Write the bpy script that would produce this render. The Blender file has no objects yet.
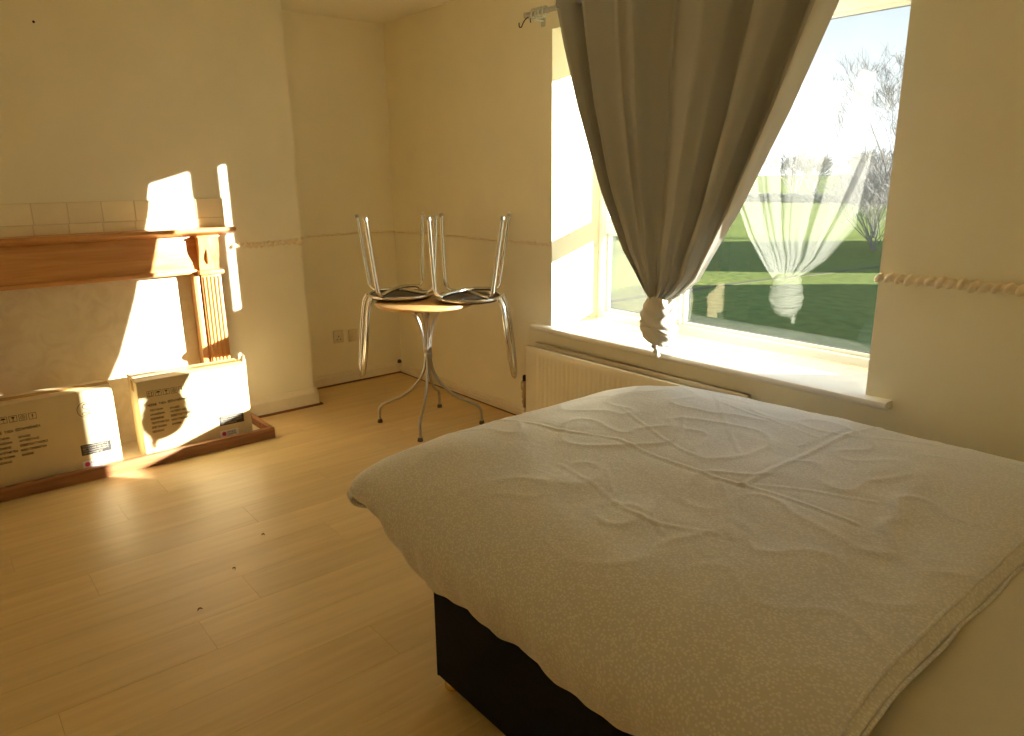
import bpy, bmesh, math, random
from math import sin, cos, pi, radians as R
from mathutils import Vector, Matrix, noise

random.seed(7)
SC = bpy.context.scene
COL = SC.collection

# ------------------------------------------------------------------ camera
CAM_POS = Vector((4.61433, -2.69675, 1.41060))
YAW, PITCH, ROLL, FPX = R(140.78908), R(-14.81091), R(-0.72015), 727.7435
fwd = Vector((cos(PITCH) * cos(YAW), cos(PITCH) * sin(YAW), sin(PITCH)))
rgt = Vector((sin(YAW), -cos(YAW), 0))
upv = rgt.cross(fwd)
r2 = cos(ROLL) * rgt + sin(ROLL) * upv
u2 = -sin(ROLL) * rgt + cos(ROLL) * upv
camd = bpy.data.cameras.new('camera')
camo = bpy.data.objects.new('camera', camd)
COL.objects.link(camo)
m = Matrix((r2, u2, -fwd)).transposed().to_4x4()
m.translation = CAM_POS
camo.matrix_world = m
camd.sensor_width = 36.0
camd.lens = FPX / 1024 * 36.0
camd.clip_start = 0.05
camd.clip_end = 2000
SC.camera = camo

# ------------------------------------------------------------------ sky, sun, exposure
wd = bpy.data.worlds.new('sky')
SC.world = wd
wd.use_nodes = True
nt = wd.node_tree
for n in list(nt.nodes):
    nt.nodes.remove(n)
out = nt.nodes.new('ShaderNodeOutputWorld')
bg = nt.nodes.new('ShaderNodeBackground')
tc = nt.nodes.new('ShaderNodeTexCoord')
sp = nt.nodes.new('ShaderNodeSeparateXYZ')
rp = nt.nodes.new('ShaderNodeValToRGB')
nt.links.new(tc.outputs['Generated'], sp.inputs[0])
nt.links.new(sp.outputs[2], rp.inputs[0])
nt.links.new(rp.outputs[0], bg.inputs[0])
nt.links.new(bg.outputs[0], out.inputs[0])
cr = rp.color_ramp
cr.elements[0].position = 0.0
cr.elements[0].color = (0.94, 0.97, 1.0, 1)
cr.elements[1].position = 1.0
cr.elements[1].color = (0.34, 0.54, 0.92, 1)
e = cr.elements.new(0.08); e.color = (0.86, 0.91, 0.95, 1)
e = cr.elements.new(0.20); e.color = (0.57, 0.67, 0.75, 1)
e = cr.elements.new(0.5); e.color = (0.50, 0.66, 0.92, 1)
bg.inputs[1].default_value = 1.3

SUN_DIR = Vector((-1.0, -0.95, -0.29)).normalized()
sund = bpy.data.lights.new('sun', 'SUN')
sund.energy = 33.0
sund.color = (1.0, 0.955, 0.86)
sund.angle = R(0.53)
suno = bpy.data.objects.new('sun', sund)
COL.objects.link(suno)
suno.rotation_euler = SUN_DIR.to_track_quat('-Z', 'Y').to_euler()
suno.location = (30, 28, 12)

SC.view_settings.view_transform = 'Standard'
SC.view_settings.look = 'None'
SC.view_settings.exposure = 0.2
SC.view_settings.gamma = 1.0
SC.view_settings.use_curve_mapping = False
SC.cycles.max_bounces = 24
SC.cycles.diffuse_bounces = 16
SC.cycles.glossy_bounces = 4
SC.cycles.transparent_max_bounces = 12

# ------------------------------------------------------------------ helpers
def link(o, parent=None):
    COL.objects.link(o)
    if parent is not None:
        o.parent = parent
    return o


def obj(name, bm, mat, parent=None, smooth=None):
    me = bpy.data.meshes.new(name)
    bmesh.ops.recalc_face_normals(bm, faces=bm.faces[:])
    bm.to_mesh(me)
    bm.free()
    if mat is not None:
        me.materials.append(mat)
    if smooth is not None:
        for p in me.polygons:
            p.use_smooth = True
        me.set_sharp_from_angle(angle=R(smooth))
    return link(bpy.data.objects.new(name, me), parent)


def meshobj(name, verts, faces, mat, parent=None, smooth=True):
    me = bpy.data.meshes.new(name)
    me.from_pydata([tuple(v) for v in verts], [], faces)
    me.update()
    if mat is not None:
        me.materials.append(mat)
    if smooth:
        for p in me.polygons:
            p.use_smooth = True
    return link(bpy.data.objects.new(name, me), parent)


def tag(o, label=None, cat=None, group=None, kind=None):
    if label: o['label'] = label
    if cat: o['category'] = cat
    if group: o['group'] = group
    if kind: o['kind'] = kind
    return o


def empty(name, loc=(0, 0, 0), rz=0.0):
    o = bpy.data.objects.new(name, None)
    o.empty_display_size = 0.05
    o.location = loc
    o.rotation_euler = (0, 0, rz)
    return link(o)


def box(bm, x0, x1, y0, y1, z0, z1, bev=0.0, seg=2):
    vs = [bm.verts.new((x, y, z)) for x in (x0, x1) for y in (y0, y1) for z in (z0, z1)]
    idx = [(0, 1, 3, 2), (4, 6, 7, 5), (0, 4, 5, 1), (2, 3, 7, 6), (0, 2, 6, 4), (1, 5, 7, 3)]
    fs = [bm.faces.new([vs[i] for i in f]) for f in idx]
    if bev > 0:
        es = list({e for f in fs for e in f.edges})
        bmesh.ops.bevel(bm, geom=es, offset=bev, segments=seg, profile=0.5, affect='EDGES')
    return bm


def bbox(*a, **k):
    return box(bmesh.new(), *a, **k)


def spline(pts, n=8, closed=False):
    P = [Vector(p) for p in pts]
    res = []
    N = len(P)
    rng = range(N) if closed else range(N - 1)
    for i in rng:
        if closed:
            p0, p1, p2, p3 = P[i - 1], P[i], P[(i + 1) % N], P[(i + 2) % N]
        else:
            p1, p2 = P[i], P[i + 1]
            p0 = P[i - 1] if i > 0 else p1 * 2 - p2
            p3 = P[i + 2] if i + 2 < N else p2 * 2 - p1
        for k in range(n):
            t = k / n
            res.append(0.5 * ((2 * p1) + (p2 - p0) * t + (2 * p0 - 5 * p1 + 4 * p2 - p3) * t * t
                              + (3 * p1 - p0 - 3 * p2 + p3) * t ** 3))
    if not closed:
        res.append(P[-1])
    return res


def tube(bm, pts, r, seg=10, closed=False):
    P = [Vector(p) for p in pts]
    N = len(P)
    rad = r if isinstance(r, (list, tuple)) else [r] * N
    def tang(i):
        if closed:
            return (P[(i + 1) % N] - P[i - 1]).normalized()
        a = P[max(i - 1, 0)]; b = P[min(i + 1, N - 1)]
        return (b - a).normalized()
    t = tang(0)
    ref = Vector((0, 0, 1)) if abs(t.z) < 0.9 else Vector((1, 0, 0))
    nrm = t.cross(ref).normalized()
    rings = []
    for i in range(N):
        t2 = tang(i)
        q = t.rotation_difference(t2)
        nrm = q @ nrm
        nrm = (nrm - t2 * nrm.dot(t2)).normalized()
        t = t2
        b = t.cross(nrm)
        rings.append([bm.verts.new(P[i] + rad[i] * (cos(2 * pi * k / seg) * nrm + sin(2 * pi * k / seg) * b)) for k in range(seg)])
    M = N if closed else N - 1
    for i in range(M):
        A, B = rings[i], rings[(i + 1) % N]
        off = 0
        if closed and i == N - 1:
            best = 1e9
            for o in range(seg):
                d = sum((A[k].co - B[(k + o) % seg].co).length for k in range(seg))
                if d < best: best, off = d, o
        for k in range(seg):
            bm.faces.new((A[k], A[(k + 1) % seg], B[(k + 1 + off) % seg], B[(k + off) % seg]))
    if not closed:
        bm.faces.new(rings[0][::-1])
        bm.faces.new(rings[-1])
    return bm


def tubem(pts, r, seg=10, closed=False):
    return tube(bmesh.new(), pts, r, seg, closed)


def lathe(bm, prof, cen=(0, 0, 0), seg=32):
    """prof: list of (r, z) bottom to top"""
    c = Vector(cen)
    rings = []
    for r, z in prof:
        if r < 1e-6:
            rings.append([bm.verts.new(c + Vector((0, 0, z)))])
        else:
            rings.append([bm.verts.new(c + Vector((r * cos(2 * pi * k / seg), r * sin(2 * pi * k / seg), z))) for k in range(seg)])
    for a, b in zip(rings, rings[1:]):
        for k in range(seg):
            k2 = (k + 1) % seg
            if len(a) == 1 and len(b) == 1: continue
            if len(a) == 1: bm.faces.new((a[0], b[k], b[k2]))
            elif len(b) == 1: bm.faces.new((a[k], a[k2], b[0]))
            else: bm.faces.new((a[k], a[k2], b[k2], b[k]))
    if len(rings[0]) > 1: bm.faces.new(rings[0][::-1])
    if len(rings[-1]) > 1: bm.faces.new(rings[-1])
    return bm


def prism(bm, poly, axis, a0, a1):
    """poly: 2D points; axis: extrusion axis index; the 2D coords fill the other two axes in order"""
    def mk(p, a):
        v = list(p); v.insert(axis, a)
        return bm.verts.new(v)
    A = [mk(p, a0) for p in poly]
    B = [mk(p, a1) for p in poly]
    n = len(poly)
    bm.faces.new(A[::-1]); bm.faces.new(B)
    for i in range(n):
        bm.faces.new((A[i], A[(i + 1) % n], B[(i + 1) % n], B[i]))
    return bm


def sm(a, b, x):
    t = min(max((x - a) / (b - a), 0), 1)
    return t * t * (3 - 2 * t)


def interp(tab, x):
    """tab: list of (x, y) ascending in x, smooth piecewise"""
    if x <= tab[0][0]: return tab[0][1]
    for (xa, ya), (xb, yb) in zip(tab, tab[1:]):
        if x <= xb:
            return ya + (yb - ya) * (x - xa) / (xb - xa)
    return tab[-1][1]


def curve1(tab, s):
    """Catmull-Rom through (s, a, b)"""
    n = len(tab)
    i = 0
    while i < n - 2 and s > tab[i + 1][0]: i += 1
    p1, p2 = tab[i], tab[i + 1]
    p0 = tab[i - 1] if i > 0 else p1; p3 = tab[i + 2] if i + 2 < n else p2
    t = (s - p1[0]) / (p2[0] - p1[0])
    res = []
    for c in (1, 2):
        m1 = (p2[c] - p0[c]) / max(p2[0] - p0[0], 1e-6) * (p2[0] - p1[0])
        m2 = (p3[c] - p1[c]) / max(p3[0] - p1[0], 1e-6) * (p2[0] - p1[0])
        res.append((2 * t ** 3 - 3 * t * t + 1) * p1[c] + (t ** 3 - 2 * t * t + t) * m1 + (-2 * t ** 3 + 3 * t * t) * p2[c] + (t ** 3 - t * t) * m2)
    return res

# ------------------------------------------------------------------ materials
def mat(name, col, rough=0.6, metal=0.0, spec=0.5, sheen=0.0, noise_amt=0.0, noise_scale=8.0, bump=0.0, bump_scale=200.0,
        objvar=0.0, stretch=None, detail=4.0, coat=0.0):
    m = bpy.data.materials.new(name)
    m.use_nodes = True
    t = m.node_tree
    b = t.nodes['Principled BSDF']
    b.inputs['Base Color'].default_value = (*col, 1)
    b.inputs['Roughness'].default_value = rough
    b.inputs['Metallic'].default_value = metal
    b.inputs['Specular IOR Level'].default_value = spec
    if sheen: b.inputs['Sheen Weight'].default_value = sheen
    if coat: b.inputs['Coat Weight'].default_value = coat
    co = t.nodes.new('ShaderNodeTexCoord')
    vec = co.outputs['Object']
    if stretch:
        mp = t.nodes.new('ShaderNodeMapping')
        mp.inputs['Scale'].default_value = stretch
        t.links.new(vec, mp.inputs[0]); vec = mp.outputs[0]
    if noise_amt > 0 or objvar > 0:
        fac = None
        if noise_amt > 0:
            nz = t.nodes.new('ShaderNodeTexNoise')
            nz.inputs['Scale'].default_value = noise_scale
            nz.inputs['Detail'].default_value = detail
            t.links.new(vec, nz.inputs['Vector'])
            mr = t.nodes.new('ShaderNodeMapRange')
            mr.inputs[1].default_value = 0.3; mr.inputs[2].default_value = 0.7
            mr.inputs[3].default_value = 1 - noise_amt; mr.inputs[4].default_value = 1 + noise_amt
            t.links.new(nz.outputs[0], mr.inputs[0]); fac = mr.outputs[0]
        if objvar > 0:
            oi = t.nodes.new('ShaderNodeObjectInfo')
            mr2 = t.nodes.new('ShaderNodeMapRange')
            mr2.inputs[3].default_value = 1 - objvar; mr2.inputs[4].default_value = 1 + objvar
            t.links.new(oi.outputs['Random'], mr2.inputs[0])
            if fac is None: fac = mr2.outputs[0]
            else:
                mu = t.nodes.new('ShaderNodeMath'); mu.operation = 'MULTIPLY'
                t.links.new(fac, mu.inputs[0]); t.links.new(mr2.outputs[0], mu.inputs[1]); fac = mu.outputs[0]
        vm = t.nodes.new('ShaderNodeVectorMath'); vm.operation = 'SCALE'
        vm.inputs[0].default_value = col
        t.links.new(fac, vm.inputs['Scale'])
        t.links.new(vm.outputs[0], b.inputs['Base Color'])
    if bump > 0:
        nb = t.nodes.new('ShaderNodeTexNoise')
        nb.inputs['Scale'].default_value = bump_scale
        nb.inputs['Detail'].default_value = 3
        t.links.new(vec, nb.inputs['Vector'])
        bp = t.nodes.new('ShaderNodeBump')
        bp.inputs['Strength'].default_value = bump
        bp.inputs['Distance'].default_value = 0.002
        t.links.new(nb.outputs[0], bp.inputs['Height'])
        t.links.new(bp.outputs[0], b.inputs['Normal'])
    return m


def wood(name, dark, light, scale=3.0, axis=1, rough=0.4, objvar=0.06, spec=0.5):
    """grain running along the given axis"""
    m = bpy.data.materials.new(name)
    m.use_nodes = True
    t = m.node_tree
    b = t.nodes['Principled BSDF']
    co = t.nodes.new('ShaderNodeTexCoord')
    mp = t.nodes.new('ShaderNodeMapping')
    s = [14.0, 14.0, 14.0]; s[axis] = 0.9
    mp.inputs['Scale'].default_value = s
    oi = t.nodes.new('ShaderNodeObjectInfo')
    ad = t.nodes.new('ShaderNodeVectorMath'); ad.operation = 'ADD'
    sc = t.nodes.new('ShaderNodeVectorMath'); sc.operation = 'SCALE'
    sc.inputs[0].default_value = (37.0, 91.0, 53.0)
    t.links.new(oi.outputs['Random'], sc.inputs['Scale'])
    t.links.new(co.outputs['Object'], mp.inputs[0])
    t.links.new(mp.outputs[0], ad.inputs[0]); t.links.new(sc.outputs[0], ad.inputs[1])
    nz = t.nodes.new('ShaderNodeTexNoise')
    nz.inputs['Scale'].default_value = scale
    nz.inputs['Detail'].default_value = 6
    nz.inputs['Distortion'].default_value = 0.6
    t.links.new(ad.outputs[0], nz.inputs['Vector'])
    rp = t.nodes.new('ShaderNodeValToRGB')
    rp.color_ramp.elements[0].position = 0.35; rp.color_ramp.elements[0].color = (*dark, 1)
    rp.color_ramp.elements[1].position = 0.65; rp.color_ramp.elements[1].color = (*light, 1)
    t.links.new(nz.outputs[0], rp.inputs[0])
    mr = t.nodes.new('ShaderNodeMapRange')
    mr.inputs[3].default_value = 1 - objvar; mr.inputs[4].default_value = 1 + objvar
    t.links.new(oi.outputs['Random'], mr.inputs[0])
    vm = t.nodes.new('ShaderNodeVectorMath'); vm.operation = 'SCALE'
    t.links.new(rp.outputs[0], vm.inputs[0]); t.links.new(mr.outputs[0], vm.inputs['Scale'])
    t.links.new(vm.outputs[0], b.inputs['Base Color'])
    b.inputs['Roughness'].default_value = rough
    b.inputs['Specular IOR Level'].default_value = spec
    return m


def cloth(name, col, trans=0.15, noise_amt=0.05, bump=0.15, bscale=900):
    m = bpy.data.materials.new(name)
    m.use_nodes = True
    t = m.node_tree
    t.nodes.remove(t.nodes['Principled BSDF'])
    o = t.nodes['Material Output']
    d = t.nodes.new('ShaderNodeBsdfDiffuse'); tr = t.nodes.new('ShaderNodeBsdfTranslucent')
    mx = t.nodes.new('ShaderNodeMixShader'); mx.inputs[0].default_value = trans
    co = t.nodes.new('ShaderNodeTexCoord')
    nz = t.nodes.new('ShaderNodeTexNoise'); nz.inputs['Scale'].default_value = bscale
    t.links.new(co.outputs['Object'], nz.inputs['Vector'])
    mr = t.nodes.new('ShaderNodeMapRange')
    mr.inputs[3].default_value = 1 - noise_amt; mr.inputs[4].default_value = 1 + noise_amt
    t.links.new(nz.outputs[0], mr.inputs[0])
    vm = t.nodes.new('ShaderNodeVectorMath'); vm.operation = 'SCALE'; vm.inputs[0].default_value = col
    t.links.new(mr.outputs[0], vm.inputs['Scale'])
    bp = t.nodes.new('ShaderNodeBump'); bp.inputs['Strength'].default_value = bump; bp.inputs['Distance'].default_value = 0.001
    t.links.new(nz.outputs[0], bp.inputs['Height'])
    for n in (d, tr):
        t.links.new(vm.outputs[0], n.inputs['Color'])
    t.links.new(bp.outputs[0], d.inputs['Normal'])
    t.links.new(d.outputs[0], mx.inputs[1]); t.links.new(tr.outputs[0], mx.inputs[2])
    t.links.new(mx.outputs[0], o.inputs[0])
    return m


M = {}
M['wall'] = mat('cream_wall_paint', (0.895, 0.845, 0.655), 0.75, noise_amt=0.025, noise_scale=3, bump=0.12, bump_scale=160, spec=0.3)
M['ceiling'] = mat('ceiling_paint', (0.90, 0.86, 0.73), 0.85, bump=0.08, bump_scale=120, spec=0.2)
M['trim'] = mat('cream_gloss_paint', (0.84, 0.76, 0.58), 0.45, noise_amt=0.03, noise_scale=20)
M['rope'] = mat('cream_rope_moulding', (0.84, 0.73, 0.52), 0.6, noise_amt=0.06, noise_scale=60)
M['upvc'] = mat('white_upvc', (0.86, 0.84, 0.74), 0.35)
M['sill'] = mat('white_sill_gloss', (0.86, 0.83, 0.78), 0.3, noise_amt=0.02, noise_scale=6)
M['gasket'] = mat('grey_gasket', (0.25, 0.25, 0.25), 0.6)
M['beading'] = wood('brown_beading', (0.16, 0.07, 0.03), (0.25, 0.11, 0.045), axis=1, rough=0.5)
M['pine'] = wood('varnished_pine', (0.57, 0.27, 0.085), (0.69, 0.37, 0.14), axis=1, rough=0.32)
M['pine_v'] = wood('varnished_pine_upright', (0.52, 0.24, 0.075), (0.66, 0.36, 0.13), axis=2, rough=0.32)
M['kerb'] = wood('brown_kerb_wood', (0.24, 0.10, 0.04), (0.36, 0.165, 0.07), axis=1, rough=0.4)
M['tile'] = mat('cream_glazed_tile', (0.90, 0.81, 0.58), 0.28, objvar=0.05, noise_amt=0.03, noise_scale=12)
M['grout'] = mat('grout', (0.72, 0.62, 0.43), 0.9)
M['chrome'] = mat('polished_steel', (0.72, 0.71, 0.67), 0.17, metal=1.0)
M['steel'] = mat('brushed_steel', (0.50, 0.48, 0.44), 0.32, metal=1.0)
M['beech'] = wood('beech_table_top', (0.62, 0.36, 0.13), (0.74, 0.46, 0.19), axis=0, rough=0.3)
M['seat_dark'] = mat('dark_seat_board', (0.07, 0.05, 0.035), 0.5, noise_amt=0.1, noise_scale=30)
M['rubber'] = mat('grey_rubber', (0.10, 0.09, 0.08), 0.7)
M['card'] = mat('brown_cardboard', (0.72, 0.59, 0.35), 0.75, noise_amt=0.03, noise_scale=9, spec=0.2, bump=0.05, bump_scale=60)
M['card_edge'] = mat('cardboard_side', (0.52, 0.34, 0.14), 0.8, noise_amt=0.05, noise_scale=20, spec=0.2)
M['ink'] = mat('dark_print_ink', (0.030, 0.022, 0.014), 0.8)
M['label_black'] = mat('black_paper_label', (0.045, 0.04, 0.035), 0.55)
M['label_white'] = mat('white_paper_label', (0.85, 0.82, 0.78), 0.6)
M['label_grey_print'] = mat('grey_label_print', (0.34, 0.30, 0.24), 0.6)
M['pink'] = mat('magenta_print', (0.72, 0.05, 0.20), 0.6)
M['tape'] = mat('brown_packing_tape', (0.50, 0.30, 0.10), 0.25)
M['radiator'] = mat('cream_radiator_enamel', (0.84, 0.77, 0.60), 0.35)
M['brass'] = mat('tarnished_brass', (0.45, 0.36, 0.22), 0.35, metal=1.0)
M['plastic_white'] = mat('white_plastic', (0.76, 0.68, 0.52), 0.4)
M['plastic_clear'] = mat('frosted_plastic', (0.62, 0.62, 0.52), 0.25)
M['black'] = mat('black_plastic', (0.02, 0.018, 0.015), 0.5)
M['iron'] = mat('dark_iron', (0.05, 0.035, 0.03), 0.5, metal=0.6)
M['divan'] = mat('black_divan_fabric', (0.012, 0.012, 0.014), 0.9, noise_amt=0.25, noise_scale=60, spec=0.15, bump=0.3, bump_scale=500)
M['mattress'] = mat('white_mattress', (0.7, 0.66, 0.58), 0.9, noise_amt=0.05, noise_scale=20)
M['gold'] = mat('brass_castor', (0.75, 0.55, 0.25), 0.25, metal=1.0)
M['taupe'] = cloth('taupe_curtain', (0.42, 0.415, 0.37), trans=0.025)
M['lining'] = cloth('pale_curtain_lining', (0.82, 0.80, 0.74), trans=0.05)
M['band'] = cloth('pale_hem_band', (0.66, 0.64, 0.57), trans=0.16)
M['sheet'] = cloth('plain_cream_sheet', (0.66, 0.62, 0.51), trans=0.0, noise_amt=0.04, bump=0.1, bscale=300)
M['bark'] = mat('grey_bark', (0.17, 0.145, 0.12), 0.9)
M['bark_far'] = mat('pale_hazed_twigs', (0.30, 0.28, 0.26), 0.95)  # pale twig colour, with distance haze painted in for the far trees
M['leaf'] = mat('hedge_leaves', (0.05, 0.10, 0.02), 0.8, noise_amt=0.4, noise_scale=3)
M['tarmac'] = mat('grey_path', (0.125, 0.125, 0.075), 1.0, noise_amt=0.1, noise_scale=3, spec=0.0)


def duvet_mat():
    m = bpy.data.materials.new('spotted_duvet_cotton')
    m.use_nodes = True
    t = m.node_tree
    b = t.nodes['Principled BSDF']
    co = t.nodes.new('ShaderNodeTexCoord')
    vo = t.nodes.new('ShaderNodeTexVoronoi')
    mp = t.nodes.new('ShaderNodeMapping')
    mp.inputs['Scale'].default_value = (135, 190, 135)
    mp.inputs['Rotation'].default_value = (0, 0, R(20))
    t.links.new(co.outputs['Object'], mp.inputs[0])
    t.links.new(mp.outputs[0], vo.inputs['Vector'])
    vo.inputs['Scale'].default_value = 1.0
    rp = t.nodes.new('ShaderNodeValToRGB')
    rp.color_ramp.elements[0].position = 0.28; rp.color_ramp.elements[0].color = (0.76, 0.75, 0.73, 1)
    rp.color_ramp.elements[1].position = 0.52; rp.color_ramp.elements[1].color = (0.62, 0.605, 0.58, 1)
    t.links.new(vo.outputs['Distance'], rp.inputs[0])
    t.links.new(rp.outputs[0], b.inputs['Base Color'])
    b.inputs['Roughness'].default_value = 0.55
    b.inputs['Specular IOR Level'].default_value = 0.5
    b.inputs['Sheen Weight'].default_value = 0.5
    b.inputs['Sheen Roughness'].default_value = 0.45
    nb = t.nodes.new('ShaderNodeTexNoise'); nb.inputs['Scale'].default_value = 45; nb.inputs['Detail'].default_value = 5
    t.links.new(co.outputs['Object'], nb.inputs['Vector'])
    bp = t.nodes.new('ShaderNodeBump'); bp.inputs['Strength'].default_value = 0.18; bp.inputs['Distance'].default_value = 0.006
    t.links.new(nb.outputs[0], bp.inputs['Height']); t.links.new(bp.outputs[0], b.inputs['Normal'])
    return m


def marble_mat():
    m = bpy.data.materials.new('cream_marble')
    m.use_nodes = True
    t = m.node_tree
    b = t.nodes['Principled BSDF']
    co = t.nodes.new('ShaderNodeTexCoord')
    nz = t.nodes.new('ShaderNodeTexNoise'); nz.inputs['Scale'].default_value = 7; nz.inputs['Detail'].default_value = 8
    nz.inputs['Distortion'].default_value = 1.8
    t.links.new(co.outputs['Object'], nz.inputs['Vector'])
    rp = t.nodes.new('ShaderNodeValToRGB')
    rp.color_ramp.elements[0].position = 0.38; rp.color_ramp.elements[0].color = (0.72, 0.62, 0.44, 1)
    rp.color_ramp.elements[1].position = 0.60; rp.color_ramp.elements[1].color = (0.80, 0.71, 0.53, 1)
    t.links.new(nz.outputs[0], rp.inputs[0]); t.links.new(rp.outputs[0], b.inputs['Base Color'])
    b.inputs['Roughness'].default_value = 0.3
    return m


def glass_mat():
    m = bpy.data.materials.new('window_glass')
    m.use_nodes = True
    t = m.node_tree
    t.nodes.remove(t.nodes['Principled BSDF'])
    o = t.nodes['Material Output']
    lw = t.nodes.new('ShaderNodeLayerWeight'); lw.inputs[0].default_value = 0.5
    pw = t.nodes.new('ShaderNodeMath'); pw.operation = 'POWER'; pw.inputs[1].default_value = 5
    mu = t.nodes.new('ShaderNodeMath'); mu.operation = 'MULTIPLY_ADD'; mu.inputs[1].default_value = 0.94; mu.inputs[2].default_value = 0.062
    tr = t.nodes.new('ShaderNodeBsdfTransparent'); tr.inputs[0].default_value = (0.97, 0.985, 0.975, 1)
    gl = t.nodes.new('ShaderNodeBsdfGlossy'); gl.inputs['Roughness'].default_value = 0.0
    mx = t.nodes.new('ShaderNodeMixShader')
    t.links.new(lw.outputs['Facing'], pw.inputs[0]); t.links.new(pw.outputs[0], mu.inputs[0]); t.links.new(mu.outputs[0], mx.inputs[0])
    t.links.new(tr.outputs[0], mx.inputs[1]); t.links.new(gl.outputs[0], mx.inputs[2]); t.links.new(mx.outputs[0], o.inputs[0])
    return m


def grass_mat():
    m = bpy.data.materials.new('winter_grass')
    m.use_nodes = True
    t = m.node_tree
    b = t.nodes['Principled BSDF']
    co = t.nodes.new('ShaderNodeTexCoord')
    n1 = t.nodes.new('ShaderNodeTexNoise'); n1.inputs['Scale'].default_value = 0.06; n1.inputs['Detail'].default_value = 5
    n2 = t.nodes.new('ShaderNodeTexNoise'); n2.inputs['Scale'].default_value = 2.5; n2.inputs['Detail'].default_value = 6
    t.links.new(co.outputs['Object'], n1.inputs['Vector']); t.links.new(co.outputs['Object'], n2.inputs['Vector'])
    rp = t.nodes.new('ShaderNodeValToRGB')
    rp.color_ramp.elements[0].position = 0.35; rp.color_ramp.elements[0].color = (0.115, 0.145, 0.032, 1)
    rp.color_ramp.elements[1].position = 0.65; rp.color_ramp.elements[1].color = (0.155, 0.19, 0.042, 1)
    t.links.new(n1.outputs[0], rp.inputs[0])
    mr = t.nodes.new('ShaderNodeMapRange'); mr.inputs[1].default_value = 0.3; mr.inputs[2].default_value = 0.7
    mr.inputs[3].default_value = 0.75; mr.inputs[4].default_value = 1.2
    t.links.new(n2.outputs[0], mr.inputs[0])
    vm = t.nodes.new('ShaderNodeVectorMath'); vm.operation = 'SCALE'
    t.links.new(rp.outputs[0], vm.inputs[0]); t.links.new(mr.outputs[0], vm.inputs['Scale'])
    t.links.new(vm.outputs[0], b.inputs['Base Color'])
    b.inputs['Roughness'].default_value = 0.9
    b.inputs['Specular IOR Level'].default_value = 0.1
    bp = t.nodes.new('ShaderNodeBump'); bp.inputs['Strength'].default_value = 1.0; bp.inputs['Distance'].default_value = 0.04
    t.links.new(n2.outputs[0], bp.inputs['Height']); t.links.new(bp.outputs[0], b.inputs['Normal'])
    return m


def plank_mat():
    """three-strip beech laminate, grain along y"""
    m = wood('beech_laminate', (0.645, 0.475, 0.23), (0.715, 0.54, 0.275), scale=2.2, axis=1, rough=0.40, objvar=0.05, spec=0.4)
    return m


M['duvet'] = duvet_mat()
M['marble'] = marble_mat()
M['glass'] = glass_mat()
M['grass'] = grass_mat()
M['laminate'] = plank_mat()

# ================================================================== the room shell
H = 2.40
XR, YB = 5.12, -3.45            # far right wall and wall behind the camera
WX0, WX1, WZ0, WZ1 = 1.665, 3.42, 0.595, 2.124
WXF = 3.505                     # the right reveal splays out to the frame
WT = 0.45                       # thickness of the window wall
BRX, BRY0, BRY1 = 0.341, -3.17, -0.852

fl = obj('floor', bbox(-0.15, XR + 0.15, YB - 0.15, WT, -0.12, -0.008), mat('floor_base', (0.22, 0.13, 0.05), 0.8))
tag(fl, 'pale beech laminate floor of long narrow boards', kind='structure')
# floor boards running along y
PW, PL, GAP = 0.193, 1.28, 0.0009
shapes = {}
def plank(x0, x1, y0, y1):
    key = (round(x1 - x0, 3), round(y1 - y0, 3))
    if key not in shapes:
        bm = bbox(0, x1 - x0 - GAP, 0, y1 - y0 - GAP, -0.008, 0.0)
        me = bpy.data.meshes.new('plank'); bm.to_mesh(me); bm.free()
        me.materials.append(M['laminate'])
        shapes[key] = me
    o = bpy.data.objects.new('plank', shapes[key])
    o.location = (x0, y0, 0)
    link(o, fl)
row = 0
x = 0.0
while x < XR - 1e-4:
    x1 = min(x + PW, XR)
    y = YB - [0.0, 0.43, 0.86, 0.22, 0.65, 1.07][row % 6]
    while y < -1e-4:
        a, b_ = max(y, YB), min(y + PL, 0.0)
        if b_ - a > 0.02:
            plank(x, x1, a, b_)
        y += PL
    x = x1
    row += 1

tag(obj('ceiling', bbox(-0.15, XR + 0.15, YB - 0.15, WT, H, H + 0.12), M['ceiling']), 'plain cream painted ceiling', kind='structure')
tag(obj('wall_left', bbox(-0.15, 0, YB - 0.15, WT, -0.12, H), M['wall']), 'cream alcove wall beside the chimney breast', kind='structure')
breast = obj('wall_chimney_breast', bbox(0, BRX, BRY0, BRY1, 0, H), M['wall'])
tag(breast, 'cream chimney breast standing out behind the fireplace', kind='structure')
tag(obj('wall_right', bbox(XR, XR + 0.15, YB - 0.15, WT, -0.12, H), M['wall']), 'cream wall at the head of the bed', kind='structure')
tag(obj('wall_back', bbox(0, XR, YB - 0.15, YB, 0, H), M['wall']), 'cream wall facing the window', kind='structure')
bm = bmesh.new()
box(bm, 0, WX0, 0, WT, WZ0 - 0.03, WZ1)
prism(bm, [(WX1, 0), (XR, 0), (XR, WT), (WXF, WT), (WXF, 0.36)], 2, WZ0 - 0.03, WZ1)
box(bm, 0, XR, 0, WT, 0, WZ0 - 0.03)
box(bm, 0, XR, 0, WT, WZ1, H)
tag(obj('wall_window', bm, M['wall']), 'cream wall with the deep window recess', kind='structure')

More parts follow.
